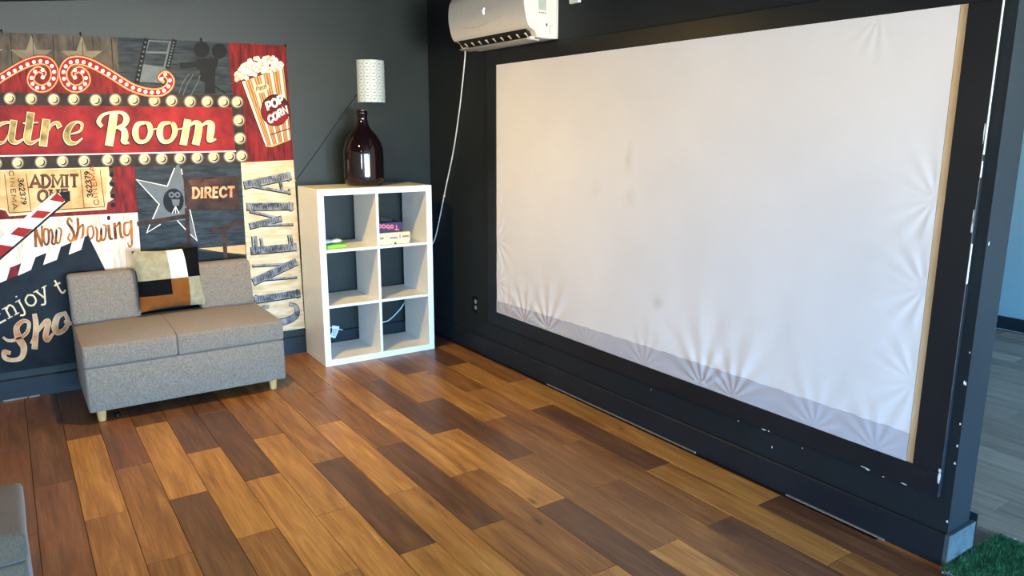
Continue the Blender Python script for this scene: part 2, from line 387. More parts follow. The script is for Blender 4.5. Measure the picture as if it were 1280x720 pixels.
# stroke alphabet: cap height 1, list of polylines (smooth flag first)
FONT = {
 'A': (.86, [(0, [(.0, 0), (.43, 1), (.86, 0)]), (0, [(.16, .33), (.70, .33)])], [(0, 0), (.86, 0)]),
 'B': (.7, [(0, [(.1, 0), (.1, 1)]), (1, [(.1, 1), (.5, .95), (.55, .72), (.1, .52)]), (1, [(.1, .52), (.62, .45), (.6, .06), (.1, 0)])], []),
 'D': (.8, [(0, [(.12, 0), (.12, 1)]), (1, [(.1, 1), (.5, .96), (.76, .5), (.5, .04), (.1, 0)])], [(.1, 0), (.1, 1)]),
 'M': (1.05, [(0, [(.12, 0), (.12, 1), (.52, .25), (.93, 1), (.93, 0)])], [(.12, 0), (.93, 0), (.12, 1), (.93, 1)]),
 'I': (.36, [(0, [(.18, 0), (.18, 1)])], [(.18, 0), (.18, 1)]),
 'T': (.78, [(0, [(.39, 0), (.39, 1)]), (0, [(0, 1), (.78, 1)])], [(.39, 0)]),
 'O': (.84, [(1, [(.42, 1), (.1, .8), (.08, .3), (.42, 0), (.76, .3), (.74, .8), (.42, 1)])], []),
 'N': (.86, [(0, [(.12, 0), (.12, 1), (.74, 0), (.74, 1)])], [(.12, 0), (.12, 1), (.74, 1)]),
 'E': (.7, [(0, [(.64, 1), (.12, 1), (.12, 0), (.66, 0)]), (0, [(.12, .52), (.54, .52)])], []),
 'C': (.78, [(1, [(.72, .8), (.42, 1), (.1, .75), (.1, .25), (.42, 0), (.74, .2)])], []),
 'R': (.8, [(0, [(.12, 0), (.12, 1)]), (1, [(.12, 1), (.55, .97), (.64, .72), (.5, .5), (.12, .47)]), (0, [(.42, .48), (.72, 0)])], [(.12, 0), (.72, 0)]),
 'P': (.7, [(0, [(.12, 0), (.12, 1)]), (1, [(.12, 1), (.55, .97), (.64, .72), (.5, .46), (.12, .43)])], []),
 '3': (.62, [(1, [(.08, .85), (.32, 1), (.54, .78), (.28, .54), (.56, .28), (.3, 0), (.06, .16)])], []),
 '6': (.62, [(1, [(.5, .95), (.2, .7), (.08, .3), (.3, 0), (.54, .25), (.32, .5), (.1, .34)])], []),
 '2': (.62, [(1, [(.08, .78), (.3, 1), (.54, .75), (.3, .35), (.08, .03)]), (0, [(.06, .02), (.56, .02)])], []),
 '7': (.6, [(0, [(.06, .98), (.54, .98), (.22, 0)])], []),
 '9': (.62, [(1, [(.12, .05), (.42, .3), (.54, .7), (.32, 1), (.08, .75), (.3, .5), (.52, .66)])], []),
 'n': (.72, [(0, [(.14, 0), (.14, .68)]), (1, [(.14, .5), (.4, .7), (.58, .5), (.58, 0)])], [(.14, 0), (.58, 0), (.10, .68)]),
 'j': (.4, [(1, [(.22, .68), (.22, -.05), (.12, -.26), (-.08, -.2)]), (0, [(.2, .92), (.22, 1.0)])], [(.16, .68)]),
 'o': (.68, [(1, [(.34, .7), (.08, .5), (.1, .15), (.34, -.01), (.6, .15), (.6, .52), (.34, .7)])], []),
 'y': (.68, [(0, [(.08, .68), (.34, .05)]), (1, [(.62, .68), (.34, .0), (.2, -.28), (.0, -.24)])], [(.08, .68), (.62, .68)]),
 't': (.46, [(1, [(.2, .95), (.2, .15), (.3, 0), (.46, .08)]), (0, [(.02, .68), (.42, .68)])], []),
 'a': (.64, [(1, [(.52, .55), (.3, .7), (.08, .35), (.28, 0), (.52, .2)]), (0, [(.54, .7), (.54, 0)])], []),
 'b': (.64, [(0, [(.12, 0), (.12, 1)]), (1, [(.12, .5), (.36, .7), (.58, .36), (.36, 0), (.12, .18)])], []),
 'f': (.42, [(1, [(.42, .95), (.24, .95), (.18, .7), (.18, 0)]), (0, [(.02, .62), (.38, .62)])], []),
 'r': (.46, [(0, [(.12, 0), (.12, .68)]), (1, [(.12, .45), (.26, .68), (.44, .64)])], []),
 'e': (.6, [(1, [(.1, .36), (.54, .38), (.34, .7), (.08, .36), (.3, 0), (.54, .12)])], []),
 's': (.5, [(1, [(.44, .6), (.24, .7), (.1, .52), (.4, .25), (.26, 0), (.04, .1)])], []),
 'h': (.68, [(0, [(.12, 0), (.12, 1)]), (1, [(.12, .5), (.36, .7), (.54, .5), (.54, 0)])], []),
 '&': (.7, [(1, [(.62, .0), (.2, .7), (.36, .96), (.46, .74), (.12, .3), (.26, .02), (.6, .4)])], []),
}
def text(pr, s, O, ex, ey, wd, mat, layer, track=.12, serif=0):
    x = 0; ex, ey, O = Vector(ex), Vector(ey), Vector(O)
    T = lambda p: tuple(O+ex*(x+p[0])+ey*p[1])
    for ch in s:
        if ch == ' ': x += .45; continue
        adv, strokes, ser = FONT[ch]
        for sm, pts in strokes: pr.stroke([T(p) for p in pts], wd, mat, layer, bool(sm), cap=bool(sm))
        if serif:
            for p in ser: pr.stroke([T((p[0]-serif, p[1])), T((p[0]+serif, p[1]))], wd*.55, mat, layer, False, False)
        x += adv+track
    return x

D = duo
k_canvas = duo('poster_navy_print', (20, 28, 38), (44, 58, 70), 9, stretch=(1, 1, 5))
k_greywood = duo('print_grey_brown_wood', (88, 78, 66), (132, 120, 102), 10, stretch=(3, 3, 1))
k_bluewood = duo('print_blue_grey_wood', (38, 50, 62), (78, 92, 102), 9, stretch=(1, 1, 4))
k_red = duo('print_red_wood', (112, 16, 20), (176, 38, 38), 8, stretch=(5, 5, 1))
k_red2 = duo('print_marquee_red', (136, 20, 28), (196, 44, 46), 7)
k_brown = duo('print_marquee_brown', (48, 36, 30), (82, 66, 54), 12)
k_cream = duo('print_cream_wood', (226, 198, 150), (250, 234, 204), 7, stretch=(1, 1, 4))
k_white = duo('print_white_wood', (226, 214, 194), (250, 246, 236), 8, stretch=(4, 4, 1))
k_dark = plain('print_black', (18, 20, 24), .5)
k_slate = duo('print_slate_board', (14, 22, 32), (34, 46, 58), 9)
k_star = duo('print_beige_star', (150, 136, 112), (176, 162, 136), 12)
k_ticket = duo('print_ticket', (214, 170, 104), (244, 216, 160), 9)
k_ticketl = plain('print_ticket_edge', (246, 226, 184), .5)
k_txtb = duo('print_brown_letter', (88, 50, 36), (140, 92, 66), 16)
k_gold = duo('print_gold', (142, 128, 70), (222, 196, 128), 16)
k_goldw = duo('print_pale_gold', (240, 214, 150), (255, 244, 214), 16)
k_orange = duo('print_orange_ink', (96, 42, 22), (222, 136, 36), 11)
k_peach = duo('print_peach', (214, 136, 84), (246, 204, 158), 13)
k_orl = plain('print_orange_rim', (238, 124, 54), .5, .2, 8)
k_sred = plain('print_scroll_red', (186, 34, 28), .5, .15, 9)
k_wh = plain('print_white', (250, 246, 238), .5, .03)
k_bulb = plain('print_bulb_yellow', (244, 226, 158), .5, .04)
k_h = [plain('print_halo_%d' % i, c, .5, .03) for i, c in enumerate(((136, 118, 100), (196, 180, 156), (244, 234, 214)))]
k_sil = plain('print_silver', (128, 140, 150), .5, .12)
k_chair = duo('print_dark_wood', (40, 28, 26), (104, 70, 58), 12)
k_pop = duo('print_popcorn', (214, 196, 150), (252, 250, 244), 45, lo=.4, hi=.55)
k_stripe = plain('print_orange_stripe', (206, 130, 66), .5, .12)
k_tan = plain('print_tan', (232, 190, 132), .5, .1)
k_badge = duo('print_badge', (40, 22, 26), (178, 26, 32), 2.5, lo=.42, hi=.58)
k_room = duo('print_room_gold', (232, 196, 132), (255, 238, 200), 14)
k_line = plain('print_joint', (52, 40, 34), .5)
k_steel = duo('print_steel', (96, 106, 120), (190, 197, 206), 26)
k_cred = plain('print_ticket_red', (176, 58, 42), .5)

bm = bmesh.new()
UL = -190
cor = [(UL, 31), (0, 40), (180, 48.5), (357, 57), (369, 236), (381, 410), (190, 439), (0, 467), (UL, 496)]
prism(bm, [bw(u, v, PY) for u, v in cor], (0, .0105, 0))
poster = tag(fin(bm, 'wall_poster', k_canvas), 'large cinema-themed canvas poster hanging on the back wall above the sofa', 'poster')
# -- background panels
pr = Print()
pr.poly([(UL, 31), (0, 40), (147, 46.5), (150, 118), (UL, 112)], k_greywood)
for x in (-105, -75, -45, -16, 13, 40, 66, 91, 115.5, 139): pr.stroke([(x, 41+x*.045), (x+4, 112)], .9, k_dark, 2, False)
for cx in (-86, -22, 39, 102):
    cy = 66+cx*.02; pts = []
    for k in range(10):
        a = -PI/2+PI*k/5; r = 27 if k % 2 == 0 else 10.5; pts.append((cx+r*math.cos(a)*1.02, cy+4+r*math.sin(a)))
    pr.poly(pts, k_star, 3)
for x in (40, 102): pr.stroke([(x+1, 48+x*.03), (x+2, 70)], .7, k_line, 4, False)
pr.done('planked_star_print')
pr = Print(); pr.poly([(147, 46.5), (285, 53.5), (291, 120), (150, 118)], k_bluewood)
z = Zf(130, 40, 7.53)
for y in (180, 290, 380): pr.stroke([z(120, y), z(1160, y+25)], .6, k_dark, 2, False)
pr.poly([z(415, 75), z(640, 88), z(560, 480), z(335, 470)], k_sil, 2)
pr.poly([z(430, 90), z(610, 100), z(590, 185), z(400, 180)], k_bluewood, 3); pr.poly([z(395, 200), z(590, 205), z(560, 330), z(360, 300)], k_bluewood, 3)
for a, b in ((z(395, 75), z(310, 470)), (z(660, 85), z(600, 330))):
    pr.stroke([a, b], 6, k_dark, 4, False)
    for i in range(9):
        t = (i+.5)/9; pr.disc((a[0]+(b[0]-a[0])*t, a[1]+(b[1]-a[1])*t), 1.3, k_sil, 5, 6)
pr.done('film_strip_print')
pr = Print(); M_cam = plain('print_camera_silhouette', (24, 29, 33), .5)
pr.disc(z(920, 165), 10, M_cam, 3, 18); pr.disc(z(1085, 180), 9.5, M_cam, 3, 18)
pr.poly([z(870, 255), z(1080, 240), z(1060, 345), z(870, 350)], M_cam, 4); pr.poly([z(710, 290), z(870, 280), z(870, 330), z(720, 345)], M_cam, 4)
pr.poly([z(905, 350), z(1050, 345), z(1045, 480), z(1050, 580), z(945, 580), z(950, 480), z(900, 450)], M_cam, 4); pr.stroke([z(990, 480), z(1140, 575)], 2, M_cam, 4, False)
for a, b, c in ((z(800, 395), z(740, 480), z(705, 580)), (z(840, 400), z(780, 500), z(745, 590)), (z(905, 410), z(880, 480), z(815, 600))): pr.stroke([a, b, c], .8, k_sil, 5)
pr.done('camera_print')
# -- marquee
pr = Print()
pr.poly([(UL, 92), (0, 95), (12, 86), (40, 84), (95, 84), (130, 88), (165, 104), (200, 118), (UL, 114)], k_red, 4)
pr.poly([(UL, 112), (0, 115.5), (303, 119), (307, 203), (160, 208), (0, 212.5), (UL, 218)], k_brown, 5)
pr.poly([(UL, 128), (0, 131.5), (290, 134), (294, 188), (0, 193.5), (UL, 199)], k_red2, 6)
pr.stroke([(UL, 200), (0, 195), (294.5, 189)], 1.6, k_wh, 7, False)
pr.done('marquee_board')
top = [(-180, 119), (-155, 120), (-128, 120.5), (-100, 121), (-72, 121.5), (-44, 122), (-16, 122.5), (12, 123), (39, 123.5), (67, 124.2), (92, 124), (119.5, 125), (144, 124.5), (167, 125), (193, 126), (214.5, 126), (237.5, 127), (259, 127), (279.5, 127.2), (296.5, 127.5)]
rgt = [(298.5, 150.5), (300, 173), (302, 195)]
bot = [(287, 195.5), (267, 196.5), (246.5, 197), (225, 197.8), (202, 198.2), (180.5, 198.5), (156.5, 199.5), (134.5, 199.8), (105, 201), (78, 201.5), (51, 202.5), (22, 203.5), (-5, 204.5), (-34, 205.5), (-62, 206.5), (-92, 207.5), (-120, 208.5), (-150, 209.5)]
for c in top+rgt+bot:
    pr = Print()
    for i, r in enumerate((8.2, 7.0, 5.9)): pr.disc(c, r, k_h[i], 7+i, 14)
    pr.disc((c[0]+1, c[1]+.6), 4.6, k_line, 10, 12); pr.disc((c[0]-.2, c[1]-.2), 4.0, k_bulb, 11, 12)
    pr.done('marquee_bulb_print')
# -- scrolls
sc = Zf(0, 40, 8); s2 = Zf(130, 40, 7.53)
spR = [sc(770, 415), sc(745, 470), sc(790, 495), sc(845, 450), sc(850, 390), sc(790, 345), sc(700, 350), sc(640, 420), sc(640, 500), sc(700, 565), sc(790, 575)]
def scroll(pts, bulbs, nm):
    pr = Print()
    pr.stroke(pts, [w_+2.6 for w_ in wds], k_dark, 12); pr.stroke(pts, [w_+1.4 for w_ in wds], k_orl, 13); pr.stroke(pts, [max(.5, w_-1.2) for w_ in wds], k_goldw, 14); pr.stroke(pts, [max(.4, w_-2.6) for w_ in wds], k_sred, 15)
    for b in bulbs: pr.disc(b, 2.5, k_wh, 16, 10)
    pr.done(nm)
# right-hand scroll: centre curl, over the top, down the tail to the end curl
pts = [sc(755, 460), sc(735, 415), sc(790, 375), sc(852, 420), sc(865, 500), sc(800, 560), sc(720, 560), sc(650, 500), sc(630, 400), sc(680, 310), sc(770, 283), sc(880, 305), sc(1000, 360), sc(1150, 450), s2(150, 455), s2(250, 515), s2(350, 552), s2(450, 570), s2(545, 562), s2(610, 515), s2(628, 450), s2(580, 395), s2(530, 430), s2(560, 470)]
wds = [3, 6, 8, 9, 9.5, 10, 10, 10, 10.5, 11, 11, 11, 10.5, 10, 10, 10, 10, 10, 10, 9.5, 9, 8, 6, 3]
bl = [sc(x, y) for x, y in ((750, 383), (748, 455), (825, 398), (860, 460), (850, 520), (805, 560), (745, 560), (683, 525), (640, 468), (635, 400), (658, 343), (707, 303), (772, 293), (836, 302), (902, 325), (966, 355), (1028, 388), (1087, 418), (1147, 453))] + [s2(x, y) for x, y in ((45, 395), (100, 430), (158, 462), (212, 494), (273, 524), (333, 546), (391, 562), (450, 570), (509, 566), (565, 551), (607, 512), (620, 455), (577, 397), (540, 442))]
scroll(pts, bl, 'scroll_ornament')
mir = lambda p: (147-p[0] if True else 0, p[1]-.2)
scroll([mir(p) for p in pts], [mir(p) for p in bl], 'scroll_ornament')
# -- marquee lettering
pr = Print(); a = Zf(0, 125, 8); r_ = Zf(110, 125, 6.4)
def glyph(pts, ws, inner=k_gold, k=.55, f=a, sc_=1/8):
    P = [f(*p) for p in pts]; W = [x*sc_ for x in (ws if isinstance(ws, (list, tuple)) else [ws]*len(pts))]
    pr.stroke([(p[0]-.6, p[1]+.8) for p in P], [x+1.6 for x in W], k_dark, 8); pr.stroke(P, W, k_goldw, 9); pr.stroke(P, [max(.2, x-1.9) for x in W], inner, 10)
glyph([(150, 230), (60, 225), (-20, 260), (-60, 350), (-30, 425), (40, 420), (85, 350)], [20, 30, 45, 55, 45, 25, 18]); glyph([(135, 225), (120, 330), (118, 400), (170, 425), (235, 390)], [70, 72, 68, 38, 18])
glyph([(305, 150), (285, 290), (272, 390), (310, 430), (390, 395)], [80, 80, 76, 44, 18]); glyph([(235, 232), (375, 226)], [14, 14])
glyph([(460, 220), (445, 330), (432, 435)], [82, 82, 84]); glyph([(480, 310), (520, 245), (570, 230), (590, 260)], [20, 30, 42, 55])
glyph([(715, 340), (800, 310), (820, 245), (770, 220), (700, 265), (665, 350), (690, 420), (760, 430), (820, 385)], [14, 24, 30, 26, 60, 72, 62, 30, 16])
R6 = lambda p, w_: glyph(p, w_, k_room, .5, r_, 1/6.4)
R6([(105, 205), (85, 170), (120, 120), (200, 98), (275, 105), (308, 150), (285, 200), (225, 222)], [30, 34, 26, 18, 30, 48, 40, 20]); R6([(205, 125), (190, 230), (170, 345)], [66, 66, 66]); R6([(235, 218), (285, 240), (295, 290), (290, 330), (325, 345)], [20, 46, 58, 50, 14])
for dx in (0, 195):
    R6([(475+dx, 180), (400+dx, 195), (378+dx, 265), (405+dx, 330), (465+dx, 325), (500+dx, 260), (490+dx, 200), (465+dx, 180)], [18, 40, 52, 36, 30, 42, 40, 22]); R6([(500+dx, 240), (560+dx, 228)], [12, 10])
R6([(795, 175), (780, 260), (765, 340)], [58, 58, 60]); R6([(800, 220), (850, 180), (885, 200), (880, 270), (865, 338)], [12, 30, 56, 60, 62]); R6([(895, 220), (950, 180), (985, 200), (980, 270), (975, 320), (1020, 315)], [12, 30, 56, 58, 44, 14])
# the part of the word left of the 'a'
glyph([(-760, 120), (-480, 120)], [26, 26]); glyph([(-600, 120), (-620, 280), (-640, 435)], [76, 76, 76]); glyph([(-400, 110), (-420, 280), (-440, 435)], [70, 70, 70]); glyph([(-420, 300), (-370, 225), (-330, 260), (-340, 400), (-290, 420)], [14, 30, 60, 60, 18]); glyph([(-220, 340), (-130, 310), (-110, 245), (-170, 220), (-240, 265), (-270, 350), (-240, 420), (-170, 430), (-110, 385)], [14, 24, 30, 26, 60, 66, 60, 30, 16])
pr.done('marquee_lettering')
# -- popcorn panel
pr = Print(); pr.poly([(284.5, 53.5), (357, 57), (366.8, 200), (305.5, 203), (303, 119), (290.5, 118.5)], k_red, 1)
for x, x2 in ((300, 307), (315, 325), (333, 342), (346, 356)): pr.stroke([(x, 57), (x2, 200)], .6, k_dark, 2, False)
pr.done('red_plank_print')
q = Zf(270, 50, 4.5); pr = Print()
pr.poly([q(140, 235), q(385, 150), q(425, 560), q(320, 605), q(285, 605), q(268, 580)], k_dark, 2)
pr.poly([q(145, 235), q(380, 155), q(422, 560), q(318, 602), q(288, 602), q(272, 578)], k_tan, 3)
tl, tr, blc, brc = q(145, 235), q(380, 160), q(280, 600), q(420, 560)
for i in range(9):
    t0, t1 = (i+.12)/9, (i+.55)/9; L_ = lambda a_, b_, t: (a_[0]+(b_[0]-a_[0])*t, a_[1]+(b_[1]-a_[1])*t)
    pr.poly([L_(tl, tr, t0), L_(tl, tr, t1), L_(blc, brc, t1), L_(blc, brc, t0)], k_stripe if i % 2 else k_wh, 4)
    pr.stroke([L_(tl, tr, t1+.03), L_(blc, brc, t1+.03)], .7, k_txtb, 5, False)
random.seed(3)
for i in range(120):
    t = random.random(); s_ = random.random(); cx = 112+t*260; top_ = 230-t*95-(95*math.sin(PI*min(1, .12+t*.85))); bot_ = 232-t*75
    pr.disc(q(cx, top_+(bot_-top_)*s_), random.uniform(2.2, 3.6), k_pop if i % 3 else k_wh, 6+(i % 6)*.3, 7)
pr.disc(q(255, 272), 10, k_ticketl, 9, 18, 5.5, -.25); text(pr, 'fresh', q(222, 288), (4.4, -1.1), (1.0, -6.2), .9, k_txtb, 10, .1)
c_ = q(333, 395)
pr.disc(c_, 18, k_dark, 9, 26, 20); pr.disc(c_, 17.2, k_badge, 10, 26, 19.2)
text(pr, 'POP', q(290, 398), (8.4, -4.4), (-3.0, -9), 2.9, k_wh, 11, .1); text(pr, 'CORN', q(300, 470), (6.6, -4.0), (-2.2, -8.6), 2.5, k_wh, 11, .1)
pr.stroke([q(305, 533), q(415, 498)], 1.4, k_txtb, 8, False)
pr.done('popcorn_print')
# -- CINEMA panel
pr = Print(); pr.poly([(301, 203), (366.8, 200), (381, 410), (313, 420.3)], k_cream, 1); c7 = Zf(295, 200, 3.27)
for y0, y1 in ((228, 226), (262, 260), (296, 293), (331, 328), (366, 362), (398, 393)): pr.stroke([(303+(y0-203)*.055, y0), (368+(y1-200)*.065, y1)], .8, k_tan, 2, False)
pr.done('cream_plank_print')
pr = Print()
def cin(lines):
    for (x0, y0, x1, y1, wd) in lines:
        A, B = c7(x0, y0), c7(x1, y1); pr.stroke([(A[0]-.5, A[1]+.7), (B[0]-.5, B[1]+.7)], wd+1.4, k_dark, 3, False); pr.stroke([A, B], wd, k_steel, 4, False)
        if wd > 3.5:
            n = int(math.hypot(B[0]-A[0], B[1]-A[1])/2.1)
            for i in range(1, n):
                t = i/n; x, y = A[0]+(B[0]-A[0])*t, A[1]+(B[1]-A[1])*t; pr.stroke([(x-.5, y-wd*.36), (x+.5, y+wd*.36)], .7, k_dark, 5, False)
cin([(45, 100, 215, 65, 9.5), (45, 102, 220, 132, 3), (180, 75, 190, 126, 3), (214, 50, 216, 82, 2), (219, 120, 221, 138, 2)])
cin([(55, 190, 225, 188, 9), (60, 210, 180, 237, 2.6), (65, 268, 180, 240, 7), (65, 268, 232, 262, 2.4), (222, 172, 226, 205, 2)])
cin([(72, 370, 238, 355, 9), (76, 318, 80, 372, 6), (222, 312, 228, 352, 5), (104, 322, 108, 350, 3)])
cin([(72, 432, 208, 424, 2.2), (80, 494, 240, 418, 8.5), (100, 490, 248, 478, 2.2)])
cin([(86, 570, 254, 545, 8.5), (86, 552, 90, 580, 2), (252, 530, 255, 560, 2)])
P = [c7(x, y) for x, y in ((222, 590), (245, 598), (248, 630), (215, 655), (150, 664), (110, 640), (108, 606), (130, 600))]
pr.stroke(P, [4.4, 5.4, 7.4, 9, 9, 7, 5, 4], k_dark, 3); pr.stroke(P, [3, 4, 6, 7.6, 7.6, 6, 4, 3], k_steel, 4)
pr.done('vertical_lettering')
# -- ticket on red
pr = Print(); t_ = Zf(0, 200, 7.11)
pr.poly([(UL, 218), (0, 212), (168, 208), (172.5, 265), (0, 274), (UL, 284)], k_red, 1)
e = [t_(x, y) for x, y in ((0, 60), (960, 30), (975, 140), (995, 165), (968, 205), (975, 225), (1000, 240), (975, 290), (985, 320), (1010, 345), (955, 380), (945, 440), (505, 468), (80, 500), (50, 450), (0, 440))]
pr.poly(e, k_ticketl, 2); pr.poly([t_(0, 100), t_(960, 70), t_(940, 425), t_(85, 480), t_(60, 440), t_(0, 425)], k_ticket, 3)
for y in (50, 130, 215, 320, 400): pr.disc(t_(985+y*.05, y), 3.1, k_dark, 4, 12)
pr.poly([t_(960, 30), t_(1010, 30), t_(1015, 400), t_(985, 330), t_(970, 230), t_(975, 130)], k_txtb, 1.5)
for l in ([(40, 130), (80, 470), (930, 415), (890, 90)], [(232, 120), (275, 445)], [(715, 90), (748, 425)]): pr.stroke([t_(*p) for p in l], .8, k_line, 4, False)
text(pr, 'ADMIT', t_(272, 243), (14.2, -.2), (-.4, -14.6), 3.6, k_txtb, 5, .1, .2); text(pr, 'ONE', t_(335, 372), (14.6, -.5), (.4, -14), 3.6, k_txtb, 5, .12, .2)
text(pr, '362379', t_(160, 165), (1.05, 8.2), (6.6, -.4), 1.3, k_dark, 5, .06); text(pr, '362379', t_(825, 330), (-1.0, -8.2), (-6.6, .6), 1.4, k_dark, 5, .06)
text(pr, 'CINEMA', t_(78, 95), (1.0, 9.2), (5.6, -.5), 1.1, k_txtb, 5, .14); text(pr, 'CINEMA', t_(880, 400), (-1.2, -9.4), (-5.8, .6), 1.2, k_cred, 5, .14)
pr.done('ticket_print')
# -- now showing
pr = Print(); n_ = Zf(0, 260, 7.11)
pr.poly([(UL, 285), (0, 274.5), (172, 265.5), (177.5, 338), (0, 358), (UL, 372)], k_white, 3)
for x, y0, y1 in ((25, 274, 340), (58, 272, 330), (90, 270, 330), (123.5, 268, 325), (154, 267, 336)): pr.stroke([(x, y0), (x+5, y1)], .8, k_tan, 4, False)
pr.done('white_plank_print')
pr = Print()
def nw(pts, ws): pr.stroke([n_(*p) for p in pts], [x/7.11 for x in (ws if isinstance(ws, (list, tuple)) else [ws]*len(pts))], k_orange, 6)
nw([(318, 340), (312, 190)], 26); nw([(315, 185), (372, 335)], 26); nw([(375, 335), (372, 165)], 18)
nw([(430, 195), (395, 190), (385, 260), (405, 325), (432, 300), (432, 215), (425, 190)], [14, 18, 22, 18, 20, 20, 14]); nw([(440, 210), (455, 190), (468, 250), (462, 310), (490, 312), (503, 195), (500, 300), (530, 300), (545, 200), (520, 175)], [12, 14, 20, 18, 16, 18, 18, 18, 16, 12])
nw([(640, 120), (615, 90), (600, 130), (635, 180), (658, 240), (635, 295), (605, 270), (620, 225)], [14, 18, 22, 24, 24, 20, 16, 12]); nw([(690, 95), (695, 190), (672, 285)], [24, 24, 24]); nw([(690, 200), (735, 150), (738, 230), (718, 280)], [12, 20, 22, 20])
nw([(815, 160), (782, 175), (780, 240), (805, 275), (830, 240), (825, 175), (810, 158)], [14, 18, 20, 16, 18, 16, 12]); nw([(850, 170), (865, 210), (862, 285), (890, 285), (900, 180), (905, 280), (935, 265), (942, 165), (915, 150)], [12, 20, 20, 16, 18, 18, 18, 16, 12])
nw([(965, 155), (975, 260), (1000, 275)], [24, 26, 14]); pr.disc(n_(966, 88), 2.2, k_dark, 6, 10, 3); nw([(1018, 140), (1028, 270)], 26); nw([(1030, 170), (1062, 130), (1068, 200), (1080, 260), (1100, 255)], [12, 20, 24, 22, 12])
nw([(1150, 130), (1108, 140), (1108, 230), (1140, 240), (1158, 190)], [14, 20, 24, 18, 14]); nw([(1165, 115), (1170, 220), (1172, 320), (1150, 345), (1135, 310)], [22, 24, 20, 16, 10])
pr.done('showing_lettering')
# -- director panel
pr = Print(); d_ = Zf(160, 200, 5.333)
pr.poly([(168, 208.5), (301, 203), (309, 333), (177.5, 339)], k_bluewood, 1)
for y in (260, 345, 500): pr.stroke([d_(50, y), d_(770, y-15)], .8, k_dark, 2, False)
pr.poly([d_(470, 590), d_(780, 565), d_(785, 630), d_(600, 610)], k_tan, 2); pr.poly([d_(460, 605), d_(780, 640), d_(780, 680), d_(460, 690)], k_slate, 3)
st = [d_(*p) for p in ((55, 130), (262, 175), (335, 10), (385, 190), (470, 180), (400, 330), (460, 540), (330, 405), (125, 485), (208, 295))]
pr.poly(st, k_sil, 4)
pr.poly([d_(60, 430), d_(390, 400), d_(430, 520), d_(460, 545), d_(440, 560), d_(300, 500), d_(110, 500)], k_bluewood, 4.5)
for l in ([(165, 392), (208, 295), (55, 130), (262, 175), (310, 55)], [(355, 60), (362, 95)], [(215, 430), (125, 485), (145, 432)], [(330, 405), (400, 480), (460, 538), (412, 330)]): pr.stroke([d_(*p) for p in l], 1.3, k_wh, 5.5, False)
pr.disc(d_(303, 272), 13, k_slate, 6, 24, 15.5)
for x, y, r in ((290, 232, 3.8), (330, 232, 3.8)): pr.disc(d_(x, y), r, k_sil, 7, 12); pr.disc(d_(x, y), 1.6, k_slate, 8, 10)
pr.poly([d_(290, 262), d_(345, 262), d_(340, 305), d_(300, 305)], k_sil, 7)
for x in (295, 317, 340): pr.stroke([d_(317, 310), d_(x, 355)], 1, k_wh, 7, False)
pr.poly([d_(368, 95), d_(390, 120), d_(735, 105), d_(745, 330), d_(400, 330), d_(380, 300)], k_chair, 9)
pr.poly([d_(400, 135), d_(600, 125), d_(590, 165), d_(430, 185)], k_txtb, 10)
text(pr, 'DIRECT', d_(428, 252), (11.2, -.3), (.2, -12), 3.0, k_peach, 11, .1, .16)
pr.stroke([d_(392, 330), d_(404, 565)], 5.2, k_chair, 9, False); pr.stroke([d_(70, 425), d_(230, 400), d_(378, 375)], 5.5, k_chair, 8, False)
pr.stroke([d_(575, 470), d_(640, 455), d_(755, 415)], 6, k_chair, 8, False); pr.stroke([d_(640, 480), d_(652, 665)], 5, k_chair, 7, False); pr.stroke([d_(270, 612), d_(420, 570)], 4, k_chair, 8, False)
pr.done('director_chair_print')
# -- clapperboard
pr = Print()
pr.poly([(UL, 420), (-60, 383), (0, 352.5), (110, 294), (131, 336), (150, 400), (160, 444), (0, 466.5), (UL, 495)], k_slate, 7)
pr.poly([n_(-120, 760), n_(0, 662), n_(60, 640), n_(160, 600), n_(275, 550), n_(385, 505), n_(505, 460), n_(612, 413), n_(725, 370), n_(785, 242), n_(640, 305), n_(540, 345), n_(415, 398), n_(315, 437), n_(190, 490), n_(90, 530), n_(-120, 620)], k_slate, 8)
for p in ([(0, 560), (90, 530), (58, 640), (0, 665)], [(188, 492), (315, 437), (275, 550), (158, 602)], [(415, 398), (540, 345), (505, 460), (383, 507)], [(640, 305), (752, 258), (722, 370), (610, 415)]): pr.poly([n_(*q_) for q_ in p], k_wh, 9)
pr.poly([n_(95, 530), n_(180, 495), n_(150, 600), n_(65, 635)], k_red, 9)
pr.poly([t_(470, 300), t_(600, 285), t_(600, 365), t_(0, 890), t_(-300, 1130), t_(-300, 900), t_(0, 700)], k_wh, 8.2)
pr.poly([t_(520, 290), t_(620, 275), t_(625, 365), t_(580, 370)], k_dark, 8.4)
for p in ([(505, 290), (580, 355), (560, 378), (440, 355)], [(330, 448), (455, 460), (385, 520), (270, 510)], [(160, 597), (290, 615), (210, 685), (90, 660)], [(0, 752), (120, 770), (0, 880), (-90, 850)]): pr.poly([t_(*q_) for q_ in p], k_cred if False else k_sred, 9)
pr.stroke([t_(590, 370), t_(0, 880), t_(-300, 1140)], 2.6, k_dark, 10, False)
pr.done('clapperboard_print')
pr = Print(); j_ = Zf(0, 340, 5.54)
ang = math.atan2(-54, 100); ex = Vector((math.cos(ang), math.sin(ang))); ey = Vector((math.sin(ang), -math.cos(ang)))*1.0
text(pr, 'Enjoy', j_(-28, 368), ex*21.5, ey*20, 2.2, k_ticketl, 10, .10, .16); pr.done('board_lettering'); pr = Print(); text(pr, 't', j_(408, 160), ex*21, ey*19, 2.2, k_ticketl, 10, .1, .1)
pr.done('board_lettering'); pr = Print()
def sh(pts, ws):
    P = [j_(*p) for p in pts]; W = [x/5.54 for x in ws]; pr.stroke(P, [x+1.0 for x in W], k_ticketl, 10); pr.stroke(P, W, k_peach, 11)
